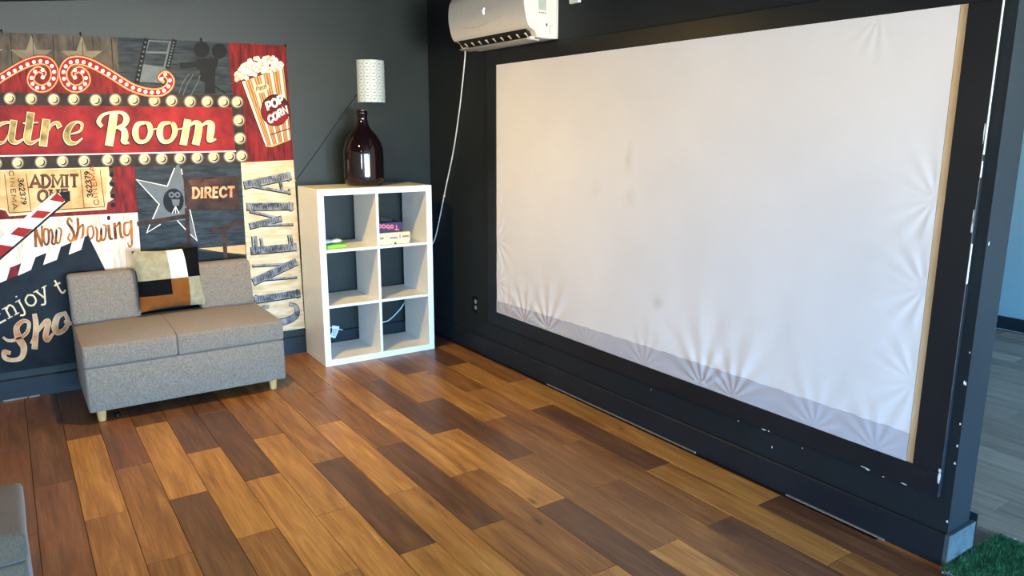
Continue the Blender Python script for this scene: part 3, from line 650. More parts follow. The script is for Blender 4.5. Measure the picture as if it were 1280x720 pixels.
sh([(25, 455), (60, 475), (120, 465), (185, 420), (200, 355), (160, 340), (115, 385), (130, 460), (165, 520), (150, 590), (90, 610), (35, 595), (30, 555), (65, 560)], [10, 14, 18, 20, 20, 22, 34, 44, 40, 30, 22, 26, 28, 20])
sh([(240, 300), (250, 380), (240, 520)], [26, 34, 36]); sh([(215, 490), (255, 420), (310, 350), (335, 350), (315, 440), (330, 470), (365, 430)], [8, 16, 28, 32, 34, 26, 12]); sh([(450, 285), (400, 310), (380, 380), (400, 420), (450, 395), (470, 340), (450, 285)], [18, 34, 42, 32, 26, 26, 18]); sh([(450, 345), (490, 355)], [14, 20])
pr.done('board_lettering')
# pins along the poster's top edge
for u, v in ((101, 43.5), (252, 50.5), (357, 58), (2, 40)):
    p = bw(u, v, PY); bm = bmesh.new(); tube(bm, [(p.x, -.001, p.z+.012), (p.x, PY-.004, p.z+.006), (p.x, PY-.005, p.z-.006)], .004, 6); fin(bm, 'hanging_clip', plain('black_clip', (16, 16, 18), .4), poster, smooth=True)

# ================================================================== SOFA
sofa = empty('loveseat', (-1.825, -.37, 0), 'grey tweed armless loveseat with short wooden legs under the cinema poster', 'sofa')
SX0, SX1, SYF, SYB = -2.322, -1.322, -.675, -.06
box('base', (SX0, SYF, .062), (SX1, SYB, .297), M_sofa, sofa, .012, 3, smooth=True)
def cushion(name, a, b, bev, puff, parent, mat=None, span=None):
    bm = bmesh.new(); abox(bm, a, b, bev, 4)
    bmesh.ops.subdivide_edges(bm, edges=[e for e in bm.edges if e.calc_length() > .1], cuts=7, use_grid_fill=True)
    cx, cy = (a[0]+b[0])/2, (a[1]+b[1])/2; hx, hy = abs(b[0]-a[0])/2, abs(b[1]-a[1])/2; zt = max(a[2], b[2])
    if span: cx, hx = (span[0]+span[1])/2, abs(span[1]-span[0])/2
    for v in bm.verts:
        if v.co.z > zt-.02:
            v.co.z += puff*(1-min(1, abs(v.co.x-cx)/hx)**2.5)*(1-min(1, abs(v.co.y-cy)/hy)**2.5)
    if span:        # the two halves butt together on top and only part at the front edge
        xi = b[0] if abs(b[0]-cx) < abs(a[0]-cx) else a[0]
        for v in bm.verts:
            if abs(v.co.x-xi) < .0125 and v.co.y > a[1]+.06 and v.co.z > zt-.012: v.co.x = xi; v.co.z = max(v.co.z, zt+puff*.9*(1-min(1, abs(v.co.y-cy)/hy)**2.5))
    return fin(bm, name, mat or M_sofa, parent, angle=.75)
xm = -1.884
c1 = cushion('seat_cushion', (SX0, SYF-.004, .299), (xm-.001, SYB-.01, .409), .011, .022, sofa, None, (SX0, SX1))
c2 = cushion('seat_cushion', (xm+.001, SYF-.004, .299), (SX1, SYB-.01, .410), .011, .022, sofa, None, (SX0, SX1))
bm = bmesh.new(); tube(bm, [(SX0+.004, SYB-.03, .407), (SX0+.003, SYF+.06, .407), (SX0+.006, SYF+.02, .405), (SX0+.014, SYF, .396), (SX0+.013, SYF-.006, .35)], .0035, 6); fin(bm, 'piping', M_pipe, c1, smooth=True)
def backc(x0, x1):
    bm = bmesh.new(); abox(bm, (x0, -.165, .415), (x1, -.065, .688), .02, 4)
    for v in bm.verts: v.co.y += (v.co.z-.415)*.12-.02
    return fin(bm, 'back_cushion', M_sofa, sofa, smooth=True)
backc(-2.322, -1.978); backc(-1.655, -1.345)
M_leg = duo('pale_pine_leg', (196, 146, 84), (218, 172, 110), 20, stretch=(3, 3, .5))
for x, y in ((-2.266, -.625), (-1.386, -.625), (-2.266, -.12), (-1.386, -.12)):
    bm = bmesh.new(); lathe(bm, [(.017, 0), (.019, .004), (.024, .062)], (x, y, 0), 20); fin(bm, 'leg', M_leg, sofa, angle=.7)
bm = bmesh.new(); lathe(bm, [(.006, 0), (.016, .006), (.016, .022), (.006, .03)], (-2.195, -.62, .0), 16)
tag(fin(bm, 'furniture_caster', plain('black_plastic', (14, 15, 18), .25), angle=.7), 'small black plastic caster on the floor beside the left front leg of the loveseat', 'caster')

# pillow
pm = [duo('pillow_sand', (138, 128, 102), (158, 148, 119), 30, .85, spec=.1), plain('pillow_white', (228, 222, 208), .85, spec=.1), plain('pillow_black', (12, 12, 14), .9, spec=.08), plain('pillow_rust', (118, 68, 28), .85, spec=.1)]
BL, BR, TR, TL = bw(176, 391, -.245), bw(258, 380, -.235), bw(247, 308, -.175), bw(164, 314, -.185)
cen = (BL+BR+TR+TL)/4; nrm = (BR-BL).cross(TL-BL).normalized()
if nrm.y > 0: nrm = -nrm
def pil(u, v, side):
    p = BL*(1-u)*(1-v)+BR*u*(1-v)+TR*u*v+TL*(1-u)*v
    pin = .045*(math.sin(PI*u)*(1-abs(2*v-1))*0)
    e = 1-.06*math.sin(PI*u)*(abs(2*v-1)**3) ; e2 = 1-.06*math.sin(PI*v)*(abs(2*u-1)**3)
    p = cen+(p-cen)*(e*e2); h = .052*(math.sin(PI*u)*math.sin(PI*v))**.5
    return p+nrm*side*h
def pgrid(u0_, u1_, v0_, v1_, side, n=10):
    bm = bmesh.new(); g = [[bm.verts.new(pil(u0_+(u1_-u0_)*i/n, v0_+(v1_-v0_)*j/n, side)) for j in range(n+1)] for i in range(n+1)]
    for i in range(n):
        for j in range(n): bm.faces.new((g[i][j], g[i+1][j], g[i+1][j+1], g[i][j+1]))
    return bm
pillow = fin(pgrid(0, 1, 0, 1, -1, 20), 'throw_pillow', pm[3], smooth=True)
tag(pillow, 'square patchwork throw pillow in sand, white, black and rust on the loveseat', 'pillow')
for u0_, u1_, v0_, v1_, m in ((0, .5, .5, 1, 0), (.5, .76, .5, 1, 1), (.76, 1, .5, 1, 2), (0, .49, .24, .5, 2), (0, .49, 0, .24, 3), (.49, .76, 0, .5, 3), (.76, 1, 0, .5, 0)):
    fin(pgrid(u0_, u1_, v0_, v1_, 1), 'fabric_panel', pm[m], pillow, smooth=True)

# second grey ottoman at the left edge
ott = empty('storage_ottoman', (-2.9, -2.36, 0), 'grey fabric storage ottoman standing alone on the plank floor, nearest the camera', 'ottoman')
box('base', (-3.18, -2.545, .05), (-2.612, -2.175, .31), M_ott, ott, .014, 3, smooth=True)
cushion('lid_cushion', (-3.185, -2.55, .312), (-2.607, -2.17, .40), .02, .012, ott, M_ott)
for x in (-3.13, -2.665):
    for y in (-2.5, -2.22):
        bm = bmesh.new(); lathe(bm, [(.017, 0), (.019, .004), (.024, .052)], (x, y, 0), 16); fin(bm, 'leg', M_leg, ott, angle=.7)

# ================================================================== CUBE SHELF
M_shelf = plain('white_melamine', (243, 243, 240), .38, .02, 5)
SR = -.022; SXO, SYO, SW, SD, SH = -.991, -.414, .77, .385, 1.12
shelf = empty('cube_shelf', (SXO, SYO, 0), 'white six-compartment open cube shelf standing in the corner', 'shelf', SR)
def sb(name, a, b, bev=.0015): return box(name, a, b, M_shelf, shelf, bev, 1, local=True)
T1, T2 = .040, .017
sb('side_panel', (0, 0, T1), (T1, SD, SH-T1)); sb('side_panel', (SW-T1, 0, T1), (SW, SD, SH-T1))
sb('bottom_panel', (0, 0, 0), (SW, SD, T1)); sb('top_panel', (0, 0, SH-T1), (SW, SD, SH))
iw = (SW-2*T1-T2)/2; ih = (SH-2*T1-2*T2)/3
ZL = [T1+ih*(k+1)+T2*k for k in range(2)]
for zz in ZL: sb('shelf_board', (T1, .001, zz), (SW-T1, SD, zz+T2), .0008)
zs = [T1, ZL[0]+T2, ZL[1]+T2]
for k in range(3): sb('divider', (T1+iw, .001, zs[k]), (T1+iw+T2, SD, zs[k]+ih), .0008)
def SP(x, y, zz): return Vector((SXO+x*math.cos(SR)-y*math.sin(SR), SYO+x*math.sin(SR)+y*math.cos(SR), zz))

# things on the shelf
k = NT('dark_plum_glass'); k.set(Base_Color=s2l((70, 34, 44)), Roughness=.03, Transmission_Weight=.55, IOR=1.5, Specular_IOR_Level=.7); M_bot = k.m
M_bot2 = plain('dark_plum_glass_body', (20, 9, 14), .05, .05, spec=.5, coat=.2)
bp = SP(.385, .20, SH+.001); bm = bmesh.new()
prof = [(.0, .012), (.07, .006), (.095, .0), (.116, .008), (.127, .03), (.128, .06), (.129, .20), (.127, .235), (.115, .275), (.09, .318), (.06, .352), (.042, .378), (.034, .41), (.032, .445), (.037, .449), (.037, .462), (.034, .466), (.035, .474), (.030, .478), (.022, .478)]
lathe(bm, prof[1:], bp, 40); bottle = fin(bm, 'glass_demijohn', M_bot2, angle=1.0); tag(bottle, 'big dark plum glass bottle with a narrow neck on top of the cube shelf', 'bottle')
zt = zs[2]+.001
M_green = plain('lime_green_plastic', (128, 196, 44), .4, .06); M_grey = plain('grey_white_plastic', (206, 206, 204), .4, .05)
gbx = empty('green_game_box', SP(.10, .12, zt), 'flat lime green box on the top left cubby board', 'box', SR+.05)
box('case', (-.042, -.075, 0), (.085, .09, .022), M_green, gbx, .003, 2, local=True); box('spine_label', (-.045, -.055, .003), (-.042, .06, .02), M_grey, gbx, local=True)
bm = bmesh.new()
for i, (cx, rx, ry, rz) in enumerate(((-.034, .034, .026, .014), (.026, .040, .023, .013), (.0, .048, .018, .011))):
    t = bmesh.new(); bmesh.ops.create_uvsphere(t, u_segments=16, v_segments=10, radius=1)
    for v in t.verts: v.co = Vector((cx+v.co.x*rx, v.co.y*ry, .016+v.co.z*rz))
    merge(bm, t)
ctl = fin(bm, 'game_controller', M_grey, smooth=True); ctl.location = SP(.116, .105, zt+.022); ctl.rotation_euler = (0, 0, SR+.1); tag(ctl, 'pale grey handheld controller lying on the lime green box', 'controller')
for x in (-.034, .032): bm = bmesh.new(); lathe(bm, [(.006, .022), (.007, .030), (.004, .033)], (x, 0, 0), 12); fin(bm, 'thumbstick', plain('mid_grey_plastic', (120, 120, 120), .5), ctl, local=True)
# board game boxes in the upper right cubby
gx = T1+iw+T2
M_cream = plain('cream_card', (228, 218, 176), .6, .04); M_purp = plain('purple_card', (52, 40, 84), .5, .08); M_pink = plain('pink_print', (250, 120, 138), .5, .04)
cb = empty('cream_game_box', SP(gx+.012, .03, zt), 'cream board game box at the bottom of the pile in the upper right cubby', 'game box', SR-.015)
box('box_tray', (0, 0, 0), (.21, .27, .05), M_cream, cb, .002, 1, local=True); box('box_lid', (-.003, -.003, .016), (.213, .273, .075), M_cream, cb, .002, 1, local=True)
def flat_text(name, s, O, ex, ey, wd, mat, parent, track=.12, depth=.0012):
    """lettering as thin raised print on a face looking towards -y of its parent"""
    bm = bmesh.new(); x = 0
    for ch in s:
        if ch == ' ': x += .45; continue
        adv, strokes, ser = FONT[ch]
        for sm, pts in strokes:
            q_ = [Vector((x+p[0], p[1], 0)) for p in pts]
            if sm: q_ = catmull(q_, 4)
            q_ = [Vector((O[0]+ex[0]*p.x+ey[0]*p.y, 0, O[2]+ex[1]*p.x+ey[1]*p.y)) for p in q_]
            L, R_ = [], []
            for i in range(len(q_)):
                d = (q_[min(i+1, len(q_)-1)]-q_[max(i-1, 0)]).normalized(); n = Vector((-d.z, 0, d.x))*wd/2; L.append(q_[i]+n); R_.append(q_[i]-n)
            v1 = [bm.verts.new((p.x, O[1], p.z)) for p in L]; v2 = [bm.verts.new((p.x, O[1], p.z)) for p in R_]
            for i in range(len(q_)-1): bm.faces.new((v1[i], v1[i+1], v2[i+1], v2[i]))
        x += adv+track
    o = fin(bm, name, mat, parent, local=True)
    return o
M_ink = plain('brown_ink', (70, 54, 40), .6); M_rink = plain('red_ink', (190, 70, 50), .6)
bm = bmesh.new(); random.seed(11)
x = .012
for x0, x1, h in ((.004, .028, .014), (.05, .052, .03), (.070, .125, .012), (.136, .139, .026), (.142, .145, .03)):
    n = max(1, int((x1-x0)/.007))
    for i in range(n):
        a_ = x0+(x1-x0)*i/n; abox(bm, (a_, -.0042, .036), (a_+(x1-x0)/n*.66, -.0032, .036+h*random.uniform(.7, 1)))
tag(fin(bm, 'box_print', M_ink, cb, local=True), kind='stuff')
bm = bmesh.new()
for i in range(7): abox(bm, (.158+i*.0065, -.0042, .04), (.1625+i*.0065, -.0032, .05+.003*random.random()))
tag(fin(bm, 'box_print', M_rink, cb, local=True), kind='stuff')
bm = bmesh.new(); prism(bm, [(.098, -.0034, .0), (.116, -.0034, 0), (.113, -.0034, .009), (.107, -.0034, .012), (.101, -.0034, .009)], (0, -.001, 0)); fin(bm, 'thumb_notch', plain('black_hole', (14, 13, 12), .8), cb, local=True)
pb = empty('purple_game_box', SP(gx+.004, .05, zt+.076), 'open purple party game box upside down on the cream game box', 'game box', SR-.03)
bm = bmesh.new(); W_, D_, H_, t = .178, .17, .062, .004
abox(bm, (0, 0, 0), (W_, D_, t)); abox(bm, (0, 0, 0), (W_, t, H_)); abox(bm, (0, D_-t, 0), (W_, D_, H_)); abox(bm, (0, 0, 0), (t, D_, H_)); abox(bm, (W_-t, 0, 0), (W_, D_, H_))
fin(bm, 'box_tray', M_purp, pb, local=True)
flat_text('game_title', 'Taboo', (.150, -.0012, .043), (-.040, .003), (.002, -.030), .0075, M_pink, pb, .06)
bm = bmesh.new(); prism(bm, [(.045, .08, .05), (.165, .06, .058), (.06, .075, .092)], (.0, .004, 0)); fin(bm, 'loose_flap', plain('black_card', (16, 15, 20), .6), pb, local=True)
bm = bmesh.new()
for i in range(4): abox(bm, (.012+.005*i, .05, .03), (.015+.005*i, .11, .085+.012*math.sin(i*2.1)), .0005, 1)
fin(bm, 'game_cards', duo('blue_white_cards', (30, 40, 70), (190, 210, 226), 60, .5), pb, local=True)

# white cord with a tag behind the lower cubbies
M_cord = plain('white_cord', (206, 208, 206), .5, .04)
z9 = Zf(390, 330, 5.54)
cy_ = -.012
cp = [Vector((-.03, -.694, 2.03)), rw(583.5, 52, -.03), rw(581, 75, -.022), rw(578, 105, -.014), rw(574, 140, -.010), rw(566.5, 190, -.010), rw(556.5, 238, -.010), rw(548, 280, -.010), rw(543, 300, -.014)]
cp += [Vector((-.045, -.012, .60)), Vector((-.10, -.014, .52))] + [bw(*z9(645, 255), cy_), bw(*z9(590, 335), cy_), bw(*z9(530, 390), cy_), bw(*z9(480, 408), cy_), bw(*z9(400, 465), cy_), bw(*z9(325, 475), cy_), bw(*z9(280, 477), cy_), bw(*z9(200, 455), cy_), bw(*z9(160, 443), cy_), bw(*z9(105, 443), cy_), bw(*z9(60, 470), cy_)]
bm = bmesh.new(); tube(bm, catmull(cp, 6), .0048, 8); cord = fin(bm, 'power_cord', M_cord, smooth=True)
tag(cord, 'thin white cord hanging from the air conditioner and running behind the cube shelf', 'cord')
tg = [bw(*z9(x, y), cy_-.006) for x, y in ((140, 425), (190, 432), (180, 470), (160, 515), (120, 505), (140, 470))]
bm = bmesh.new(); prism(bm, tg, (0, -.001, 0)); tagm = fin(bm, 'paper_tag', plain('white_paper', (226, 234, 236), .6, .03), cord)
bm = bmesh.new()
for i in range(5):
    a_ = bw(*z9(146-i*2, 450+i*10), cy_-.0075); b_ = bw(*z9(178-i*4, 454+i*10), cy_-.0075); prism(bm, [a_, b_, b_+Vector((0, 0, -.004)), a_+Vector((0, 0, -.004))], (0, -.0004, 0))
fin(bm, 'tag_print', plain('grey_print', (120, 126, 130), .6), tagm)
p = cp[6]; bm = bmesh.new(); q_ = rw(556.3, 245, -.002); abox(bm, q_+Vector((0, -.005, -.006)), q_+Vector((-.014, .005, .006)), .002, 1); fin(bm, 'cable_clip', M_cord, cord)

# ================================================================== WALL SCONCE
M_ceramic = plain('white_ceramic', (206, 214, 212), .45, .02)
M_groove = plain('grey_relief_glaze', (160, 170, 170), .6, .02)
A_, B_ = bw(447.5, 76, -.05), bw(482.5, 127, -.05)
scx, z0, z1, rr = (A_.x+B_.x)/2+.006, bw(466, 127.5, -.09).z, bw(466, 74.5, -.09).z, .094
sconce = empty('wall_sconce', (scx, 0, z0), 'white honeycomb-patterned half-round wall light above the dark bottle', 'wall light')
bm = bmesh.new(); n = 24
prof = []
def cyl(a, z, off=0): return Vector((scx-(rr+off)*math.cos(a), -.004-(rr+off)*.95*math.sin(a), z))
ring = [[bm.verts.new(cyl(PI*i/n, z, o_)) for i in range(n+1)] for z, o_ in ((z0, 0), (z1, 0), (z1, -.004), (z0, -.004))]
for a_, b_ in ((0, 1), (1, 2), (2, 3), (3, 0)):
    for i in range(n): bm.faces.new((ring[a_][i], ring[a_][i+1], ring[b_][i+1], ring[b_][i]))
fin(bm, 'shade', M_ceramic, sconce, smooth=False, angle=.6)
box('back_plate', (scx-.06, 0, z0+.03), (scx+.06, -.004, z1-.03), M_ceramic, sconce, .001, 1)
bm = bmesh.new(); hw = .60; hh = (z1-z0)/6.6
for c in range(-1, 8):
    for r in range(-1, 9):
        cx_, cz = .06+c*hw*.76, z0+(r+(.5 if c % 2 else 0))*hh
        pts = [(cx_+dx*hw, cz+dz_*hh) for dx, dz_ in ((-.5, 0), (-.26, .5), (.26, .5), (.5, 0), (.26, -.5), (-.26, -.5))]
        for i in range(3):          # three edges per cell, the neighbours draw the others
            (a1, q1), (a2, q2) = pts[i], pts[i+1]
            if min(q1, q2) < z0 or max(q1, q2) > z1 or min(a1, a2) < .03 or max(a1, a2) > PI-.03: continue
            tube(bm, [cyl(a1+(a2-a1)*t/4, q1+(q2-q1)*t/4, .0004) for t in range(5)], .0022, 4)
        if z0+.012 < cz < z1-.012 and .2 < cx_ < PI-.2:
            tube(bm, [cyl(cx_+hw*.2*t, cz, .0002) for t in (-1, -.5, 0, .5, 1)], [.0015, .004, .005, .004, .0015], 6)
fin(bm, 'honeycomb_relief', M_groove, sconce)
bm = bmesh.new(); tube(bm, [bw(446, 118, -.003), bw(425, 148, -.003), bw(398, 187, -.003), bw(371, 224, -.003)], .0022, 6)
tag(fin(bm, 'wall_line', plain('dark_line', (12, 14, 15), .7), smooth=True), 'thin dark line slanting down the wall from the white wall light', 'wire')  # thin dark tube laid along a slanting line on the wall

# ================================================================== AIR CONDITIONER
M_ac = plain('white_abs_plastic', (226, 222, 212), .32, .02); M_acd = plain('dark_slot', (26, 24, 22), .6); M_acg = plain('grey_abs_plastic', (170, 168, 162), .4)
ac = empty('air_conditioner', (0, -1.09, 1.945), 'white split air conditioner mounted high above the left end of the screen', 'air conditioner')
y0, y1 = -.70, -1.48
prof = [(0, 1.952), (-.09, 1.95), (-.135, 1.956), (-.150, 1.985), (-.178, 1.998), (-.199, 2.02), (-.214, 2.07), (-.221, 2.13), (-.214, 2.20), (-.192, 2.24), (-.16, 2.255), (0, 2.258)]
bm = bmesh.new(); prism(bm, [(x, y0, z) for x, z in prof], (0, y1-y0, 0)); fin(bm, 'housing', M_ac, ac)
# front panel shell standing slightly proud
fp = [(-.184, 1.997), (-.201, 2.018), (-.217, 2.07), (-.2245, 2.13), (-.217, 2.203), (-.194, 2.243)]
bm = bmesh.new(); q_ = catmull([(x, y0+.006, z) for x, z in fp], 5); outl = [tuple(v) for v in q_]+[(v.x+.004, v.y, v.z) for v in reversed(q_)]
prism(bm, outl, (0, y1-y0-.012, 0)); fpo = fin(bm, 'front_panel', M_ac, ac, angle=.5)
bm = bmesh.new()
pl = []
for i in range(17):
    t = i/16; yy = -.86-.55*t; zz = 2.058-.012*math.sin(PI*min(1, t*2))+.075*max(0, t-.35)**1.5; pl.append((-.2165-.0035*max(0, (zz-2.06))/.06, yy, zz))
tube(bm, pl, .0016, 5); fin(bm, 'panel_crease', M_ac, fpo, smooth=True)
lx = rw(604, 14.5, -.225); bm = bmesh.new()
for dx, dz_ in ((-.008, .012), (.002, .004), (-.004, -.008)): abox(bm, (-.2236, lx.y+dx-.006, lx.z+dz_-.006), (-.2262, lx.y+dx+.006, lx.z+dz_+.006), .001, 1)
fin(bm, 'indicator_light', NT('violet_led').set(Base_Color=(.5, .45, 1, 1), Emission_Color=(.62, .55, 1, 1), Emission_Strength=2.0), fpo)
box('maker_label', (-.2020, -.765, 2.026), (-.2035, -.81, 2.031), M_acg, fpo)
# outlet slot, vanes, flap
bm = bmesh.new(); prism(bm, [(-.138, y0-.03, 1.9555), (-.181, y0-.03, 1.9965), (-.150, y0-.03, 1.99)], (0, y1-y0+.075, 0)); fin(bm, 'air_outlet', M_acd, ac)
for i in range(9):
    yy = -.78-.078*i; bm = bmesh.new(); prism(bm, [(-.136, yy, 1.956), (-.170, yy, 1.978), (-.150, yy, 1.985)], (0, -.012, 0)); fin(bm, 'vane', M_ac, ac)
bm = bmesh.new(); prism(bm, [(-.186, y0-.05, 1.948), (-.17, y0-.05, 1.942), (-.10, y0-.05, 1.9405), (-.10, y0-.05, 1.9485), (-.168, y0-.05, 1.95)], (0, y1-y0+.08, 0)); fin(bm, 'louver_flap', M_acg, ac)
for yy in (y0-.06, y1+.05): box('flap_hinge', (-.165, yy, 1.945), (-.135, yy-.03, 1.958), M_ac, ac, .002, 1)
box('rating_label', (-.128, y1-.0006, 2.09), (-.078, y1, 2.18), plain('grey_label', (176, 182, 170), .5), ac)
bm = bmesh.new(); 
for i in range(4): abox(bm, (-.126+i*.013, y1-.0006, 2.075), (-.117+i*.013, y1, 2.080))
abox(bm, (-.078, y1-.0006, 2.012), (-.068, y1, 2.026))
for k in range(7):
    a_ = .2+PI*k/8; abox(bm, (-.035-.022*math.sin(a_), y1-.0006, 1.995+.022*math.cos(a_)), (-.031-.022*math.sin(a_), y1, 1.999+.022*math.cos(a_)))
tag(fin(bm, 'printed_marks', plain('dark_print', (70, 76, 74), .5), ac), kind='stuff')
box('mount_plate', (-.012, y1+.01, 1.955), (-.0, y1-.006, 2.25), M_ac, ac, .002, 1)

# small white sensor box
sn = empty('wall_sensor', (-.012, -1.64, 2.10), 'small white plastic box on the wall above the screen top edge', 'sensor')
box('body', (0, -1.602, 2.112), (-.022, -1.676, 2.20), plain('white_box_plastic', (226, 226, 220), .4, .03), sn, .004, 2); box('cover_seam', (-.0222, -1.606, 2.15), (-.0232, -1.672, 2.152), M_acg, sn)
# outlet
a_, b_ = rw(592, 371), rw(599, 390); yo, zo = -.625, .322
ot = empty('wall_outlet', (-.004, yo, zo), 'black wall outlet with two sockets left of the screen', 'outlet')
box('cover_plate', (0, yo-.035, zo-.057), (-.006, yo+.035, zo+.057), plain('black_plate', (12, 12, 13), .3), ot, .002, 2)
for dz_ in (-.021, .021):
    bm = bmesh.new(); n = 16; prism(bm, [(-.006, yo+.0155*math.cos(2*PI*k/n), zo+dz_+.014*math.sin(2*PI*k/n)) for k in range(n)], (-.002, 0, 0)); s_ = fin(bm, 'socket', plain('pale_socket', (150, 146, 140), .4), ot)
    bm = bmesh.new()
    for dy in (-.006, .006): abox(bm, (-.0078, yo+dy-.0014, zo+dz_-.001), (-.0086, yo+dy+.0014, zo+dz_+.007))
    abox(bm, (-.0078, yo-.002, zo+dz_-.009), (-.0086, yo+.002, zo+dz_-.005)); fin(bm, 'slot', M_acd, s_)

# ================================================================== PROJECTION SCREEN
YA, YB, ZA, ZB = -.902, -3.589, .329, 1.857
scr = empty('projection_screen', (-.01, (YA+YB)/2, ZA), 'huge white fabric projection screen in a black wooden frame on the partition', 'screen')
BWD = .098
FX = -.022
box('frame_rail', (0, YA+BWD, ZB), (FX, YB-BWD, ZB+.077), M_frame, scr, .0015, 1); box('frame_rail', (0, YA+BWD, ZA), (FX, YB-BWD, ZA-BWD+.012), M_frame, scr, .0015, 1)
box('frame_stile', (0, YA+BWD, ZA), (FX, YA, ZB), M_frame, scr, .0015, 1); stile = box('frame_stile', (0, YB, ZA), (FX, YB-BWD, ZB), M_frame, scr, .0015, 1)
M_wood = duo('raw_pine_strip', (206, 176, 136), (224, 198, 162), 14, .7, stretch=(2, 2, .4))
box('raw_wood_strip', (-.001, YB, ZA), (-.0145, YB+.026, ZB), M_wood, scr); box('raw_wood_strip', (-.001, YA, ZA), (-.0142, YB, ZA+.005), M_wood, scr)
k = NT('white_screen_fabric'); co = k.coord(); f = k.noise(co, 1.3, 3)
col = k.ramp(f, [(.3, s2l((222, 221, 226))), (.7, s2l((232, 231, 236)))])
def spot(col, p, rad, c, amt, sy=1, sz=1):
    tc = k.n('ShaderNodeTexCoord'); mp = k.n('ShaderNodeMapping'); mp.vector_type = 'POINT'; mp.inputs['Location'].default_value = tuple(-x*s_ for x, s_ in zip(p, (1, sy, sz))); mp.inputs['Scale'].default_value = (1, sy, sz)
    k.l(tc.outputs['Object'], mp.inputs[0]); ln = k.n('ShaderNodeVectorMath', operation='LENGTH'); k.l(mp.outputs[0], ln.inputs[0])
    ad = k.n('ShaderNodeMath', operation='MULTIPLY_ADD'); k.l(k.noise(co, 14, 3), ad.inputs[0]); ad.inputs[1].default_value = rad*1.2; k.l(ln.outputs[1], ad.inputs[2])
    mk = k.ramp(ad.outputs[0], [(rad*.5, (amt,)*3+(1,)), (min(.99, rad*1.5), (0, 0, 0, 1))])
    return k.mix(mk, col, s2l(c))
col = spot(col, (0, -2.085, 1.34), .10, (196, 190, 184), .5, 2.4, .9); col = spot(col, (0, -2.10, 1.15), .07, (200, 194, 188), .4, 1, 1); col = spot(col, (0, -1.85, 1.17), .06, (204, 197, 190), .35)
col = spot(col, (0, -2.321, .663), .05, (196, 188, 186), .6); col = spot(col, (0, -3.446, .845), .022, (196, 150, 130), .8, 1, 2)
k.set(Base_Color=col, Roughness=.75, Specular_IOR_Level=.25, Sheen_Weight=.15); k.bump(k.noise(k.coord(scale=(1, 1, 1)), 420, 2), .05, .001); M_screen = k.m
M_hem = plain('screen_fabric_hem', (188, 188, 200), .75, .03, 6)
random.seed(21)
pins = []   # places where the cloth is stapled and gathers
for yy, am, sg in ((-1.02, .9, .10), (-1.22, 1.6, .14), (-1.45, 1.7, .18), (-1.80, .5, .10), (-2.25, .6, .14), (-2.62, 1.2, .2), (-2.80, 1.0, .2), (-3.2, .5, .16), (-3.45, .5, .14)): pins.append((yy, ZA, am, sg))
for zz, am, sg in ((.52, .9, .12), (.80, 1.0, .14), (.98, .6, .1)): pins.append((YA, zz, am, sg))
for zz, am, sg in ((1.25, .8, .10), (.95, .8, .12), (.62, .6, .12)): pins.append((YB+.03, zz, am, sg))
for yy, am, sg in ((-3.3, .4, .10), (-2.3, .25, .08)): pins.append((yy, ZB, am, sg))
def wrinkle(y, z):
    d = 0
    for py, pz, am, sg in pins:
        ry, rz = y-py, z-pz; r = math.hypot(ry, rz)
        if r > sg*4: continue
        th = math.atan2(ry, rz) if pz in (ZA, ZB) else math.atan2(rz, ry)
        d += am*.0034*math.exp(-(r/sg)**1.2)*math.sin(th*13+py*7)*min(1, r/.03)
    h = (z-ZA)/(ZB-ZA)
    d += .0012*math.sin(y*23+2*math.sin(z*2.1+y))*max(0, 1-h*1.8)*(.35+.65*max(0, math.sin(y*2.2+1.3)))
    return d
NY, NZ = 330, 180
def sheet(name, za, zb, nz, off, mat, ytop=None):
    bm = bmesh.new(); g = []
    for i in range(NY+1):
        y = YA+(YB+.026-YA)*i/NY; row = []
        for j in range(nz+1):
            zt_ = zb if ytop is None else ytop(y)
            z = za+(zt_-za)*j/nz; e = min(1, min(YA-y+.004, y-YB-.02, z-ZA+.004, ZB-z+.004)/.02)
            row.append(bm.verts.new((-.0165+off-wrinkle(y, z)*max(0, e), y, z)))
        g.append(row)
    for i in range(NY):
        for j in range(nz): bm.faces.new((g[i][j], g[i+1][j], g[i+1][j+1], g[i][j+1]))
    return fin(bm, name, mat, scr, smooth=True)
sheet('screen_fabric', ZA, ZB, NZ, 0, M_screen)
hem_top = lambda y: ZA+.075+.030*((YA-y)/(YA-YB))+.012*math.sin(PI*(YA-y)/(YA-YB))+.0015*math.sin(y*41)+.001*math.sin(y*97)
sheet('fabric_hem', ZA, None, 22, -.0012, M_hem, hem_top)
# paint chips on the frame and partition
for u, v, sy, sz in ((955, 537, .016, .003), (961, 539, .006, .004), (923, 526, .004, .003), (1085, 587, .012, .004), (1080, 584, .02, .002), (1104, 596, .005, .003), (1130, 605, .012, .002)):
    chip(scr, rw(u, v, -.0222), 0, sy, sz)
for u, v, sy, sz in ((965, 559, .003, .007), (720, 473, .004, .003), (814, 487, .003, .004), (676, 454, .004, .004), (1003, 560, .003, .003)): chip(wall_right, rw(u, v, -.0002), 0, sy, sz)
for u, v, sy, sz in ((1178, 598, .005, .022), (1179, 590, .006, .010), (1222, 285, .003, .03), (1224, 270, .002, .03), (1237, 165, .002, .04)): chip(scr, (FX, YB-BWD+.005, rw(u, v, -.02).z), 0, sy, sz)
for z_a, z_b, ww in ((1.40, 1.95, .0035), (1.33, 1.38, .002), (.99, 1.12, .003)):
    box('bare_edge', (-.0224, YB-BWD+.001, z_a), (-.016, YB-BWD-ww*.5, z_b), M_chip, scr)
for u, v, s_ in ((1203, 531, .003), (1196, 580, .004), (1187, 653, .004), (1206, 480, .005), (1192, 556, .004), (1210, 440, .003)): chip(wall_right, (-.0002, YE+.006, rw(u, v).z), 0, s_, s_*1.6)
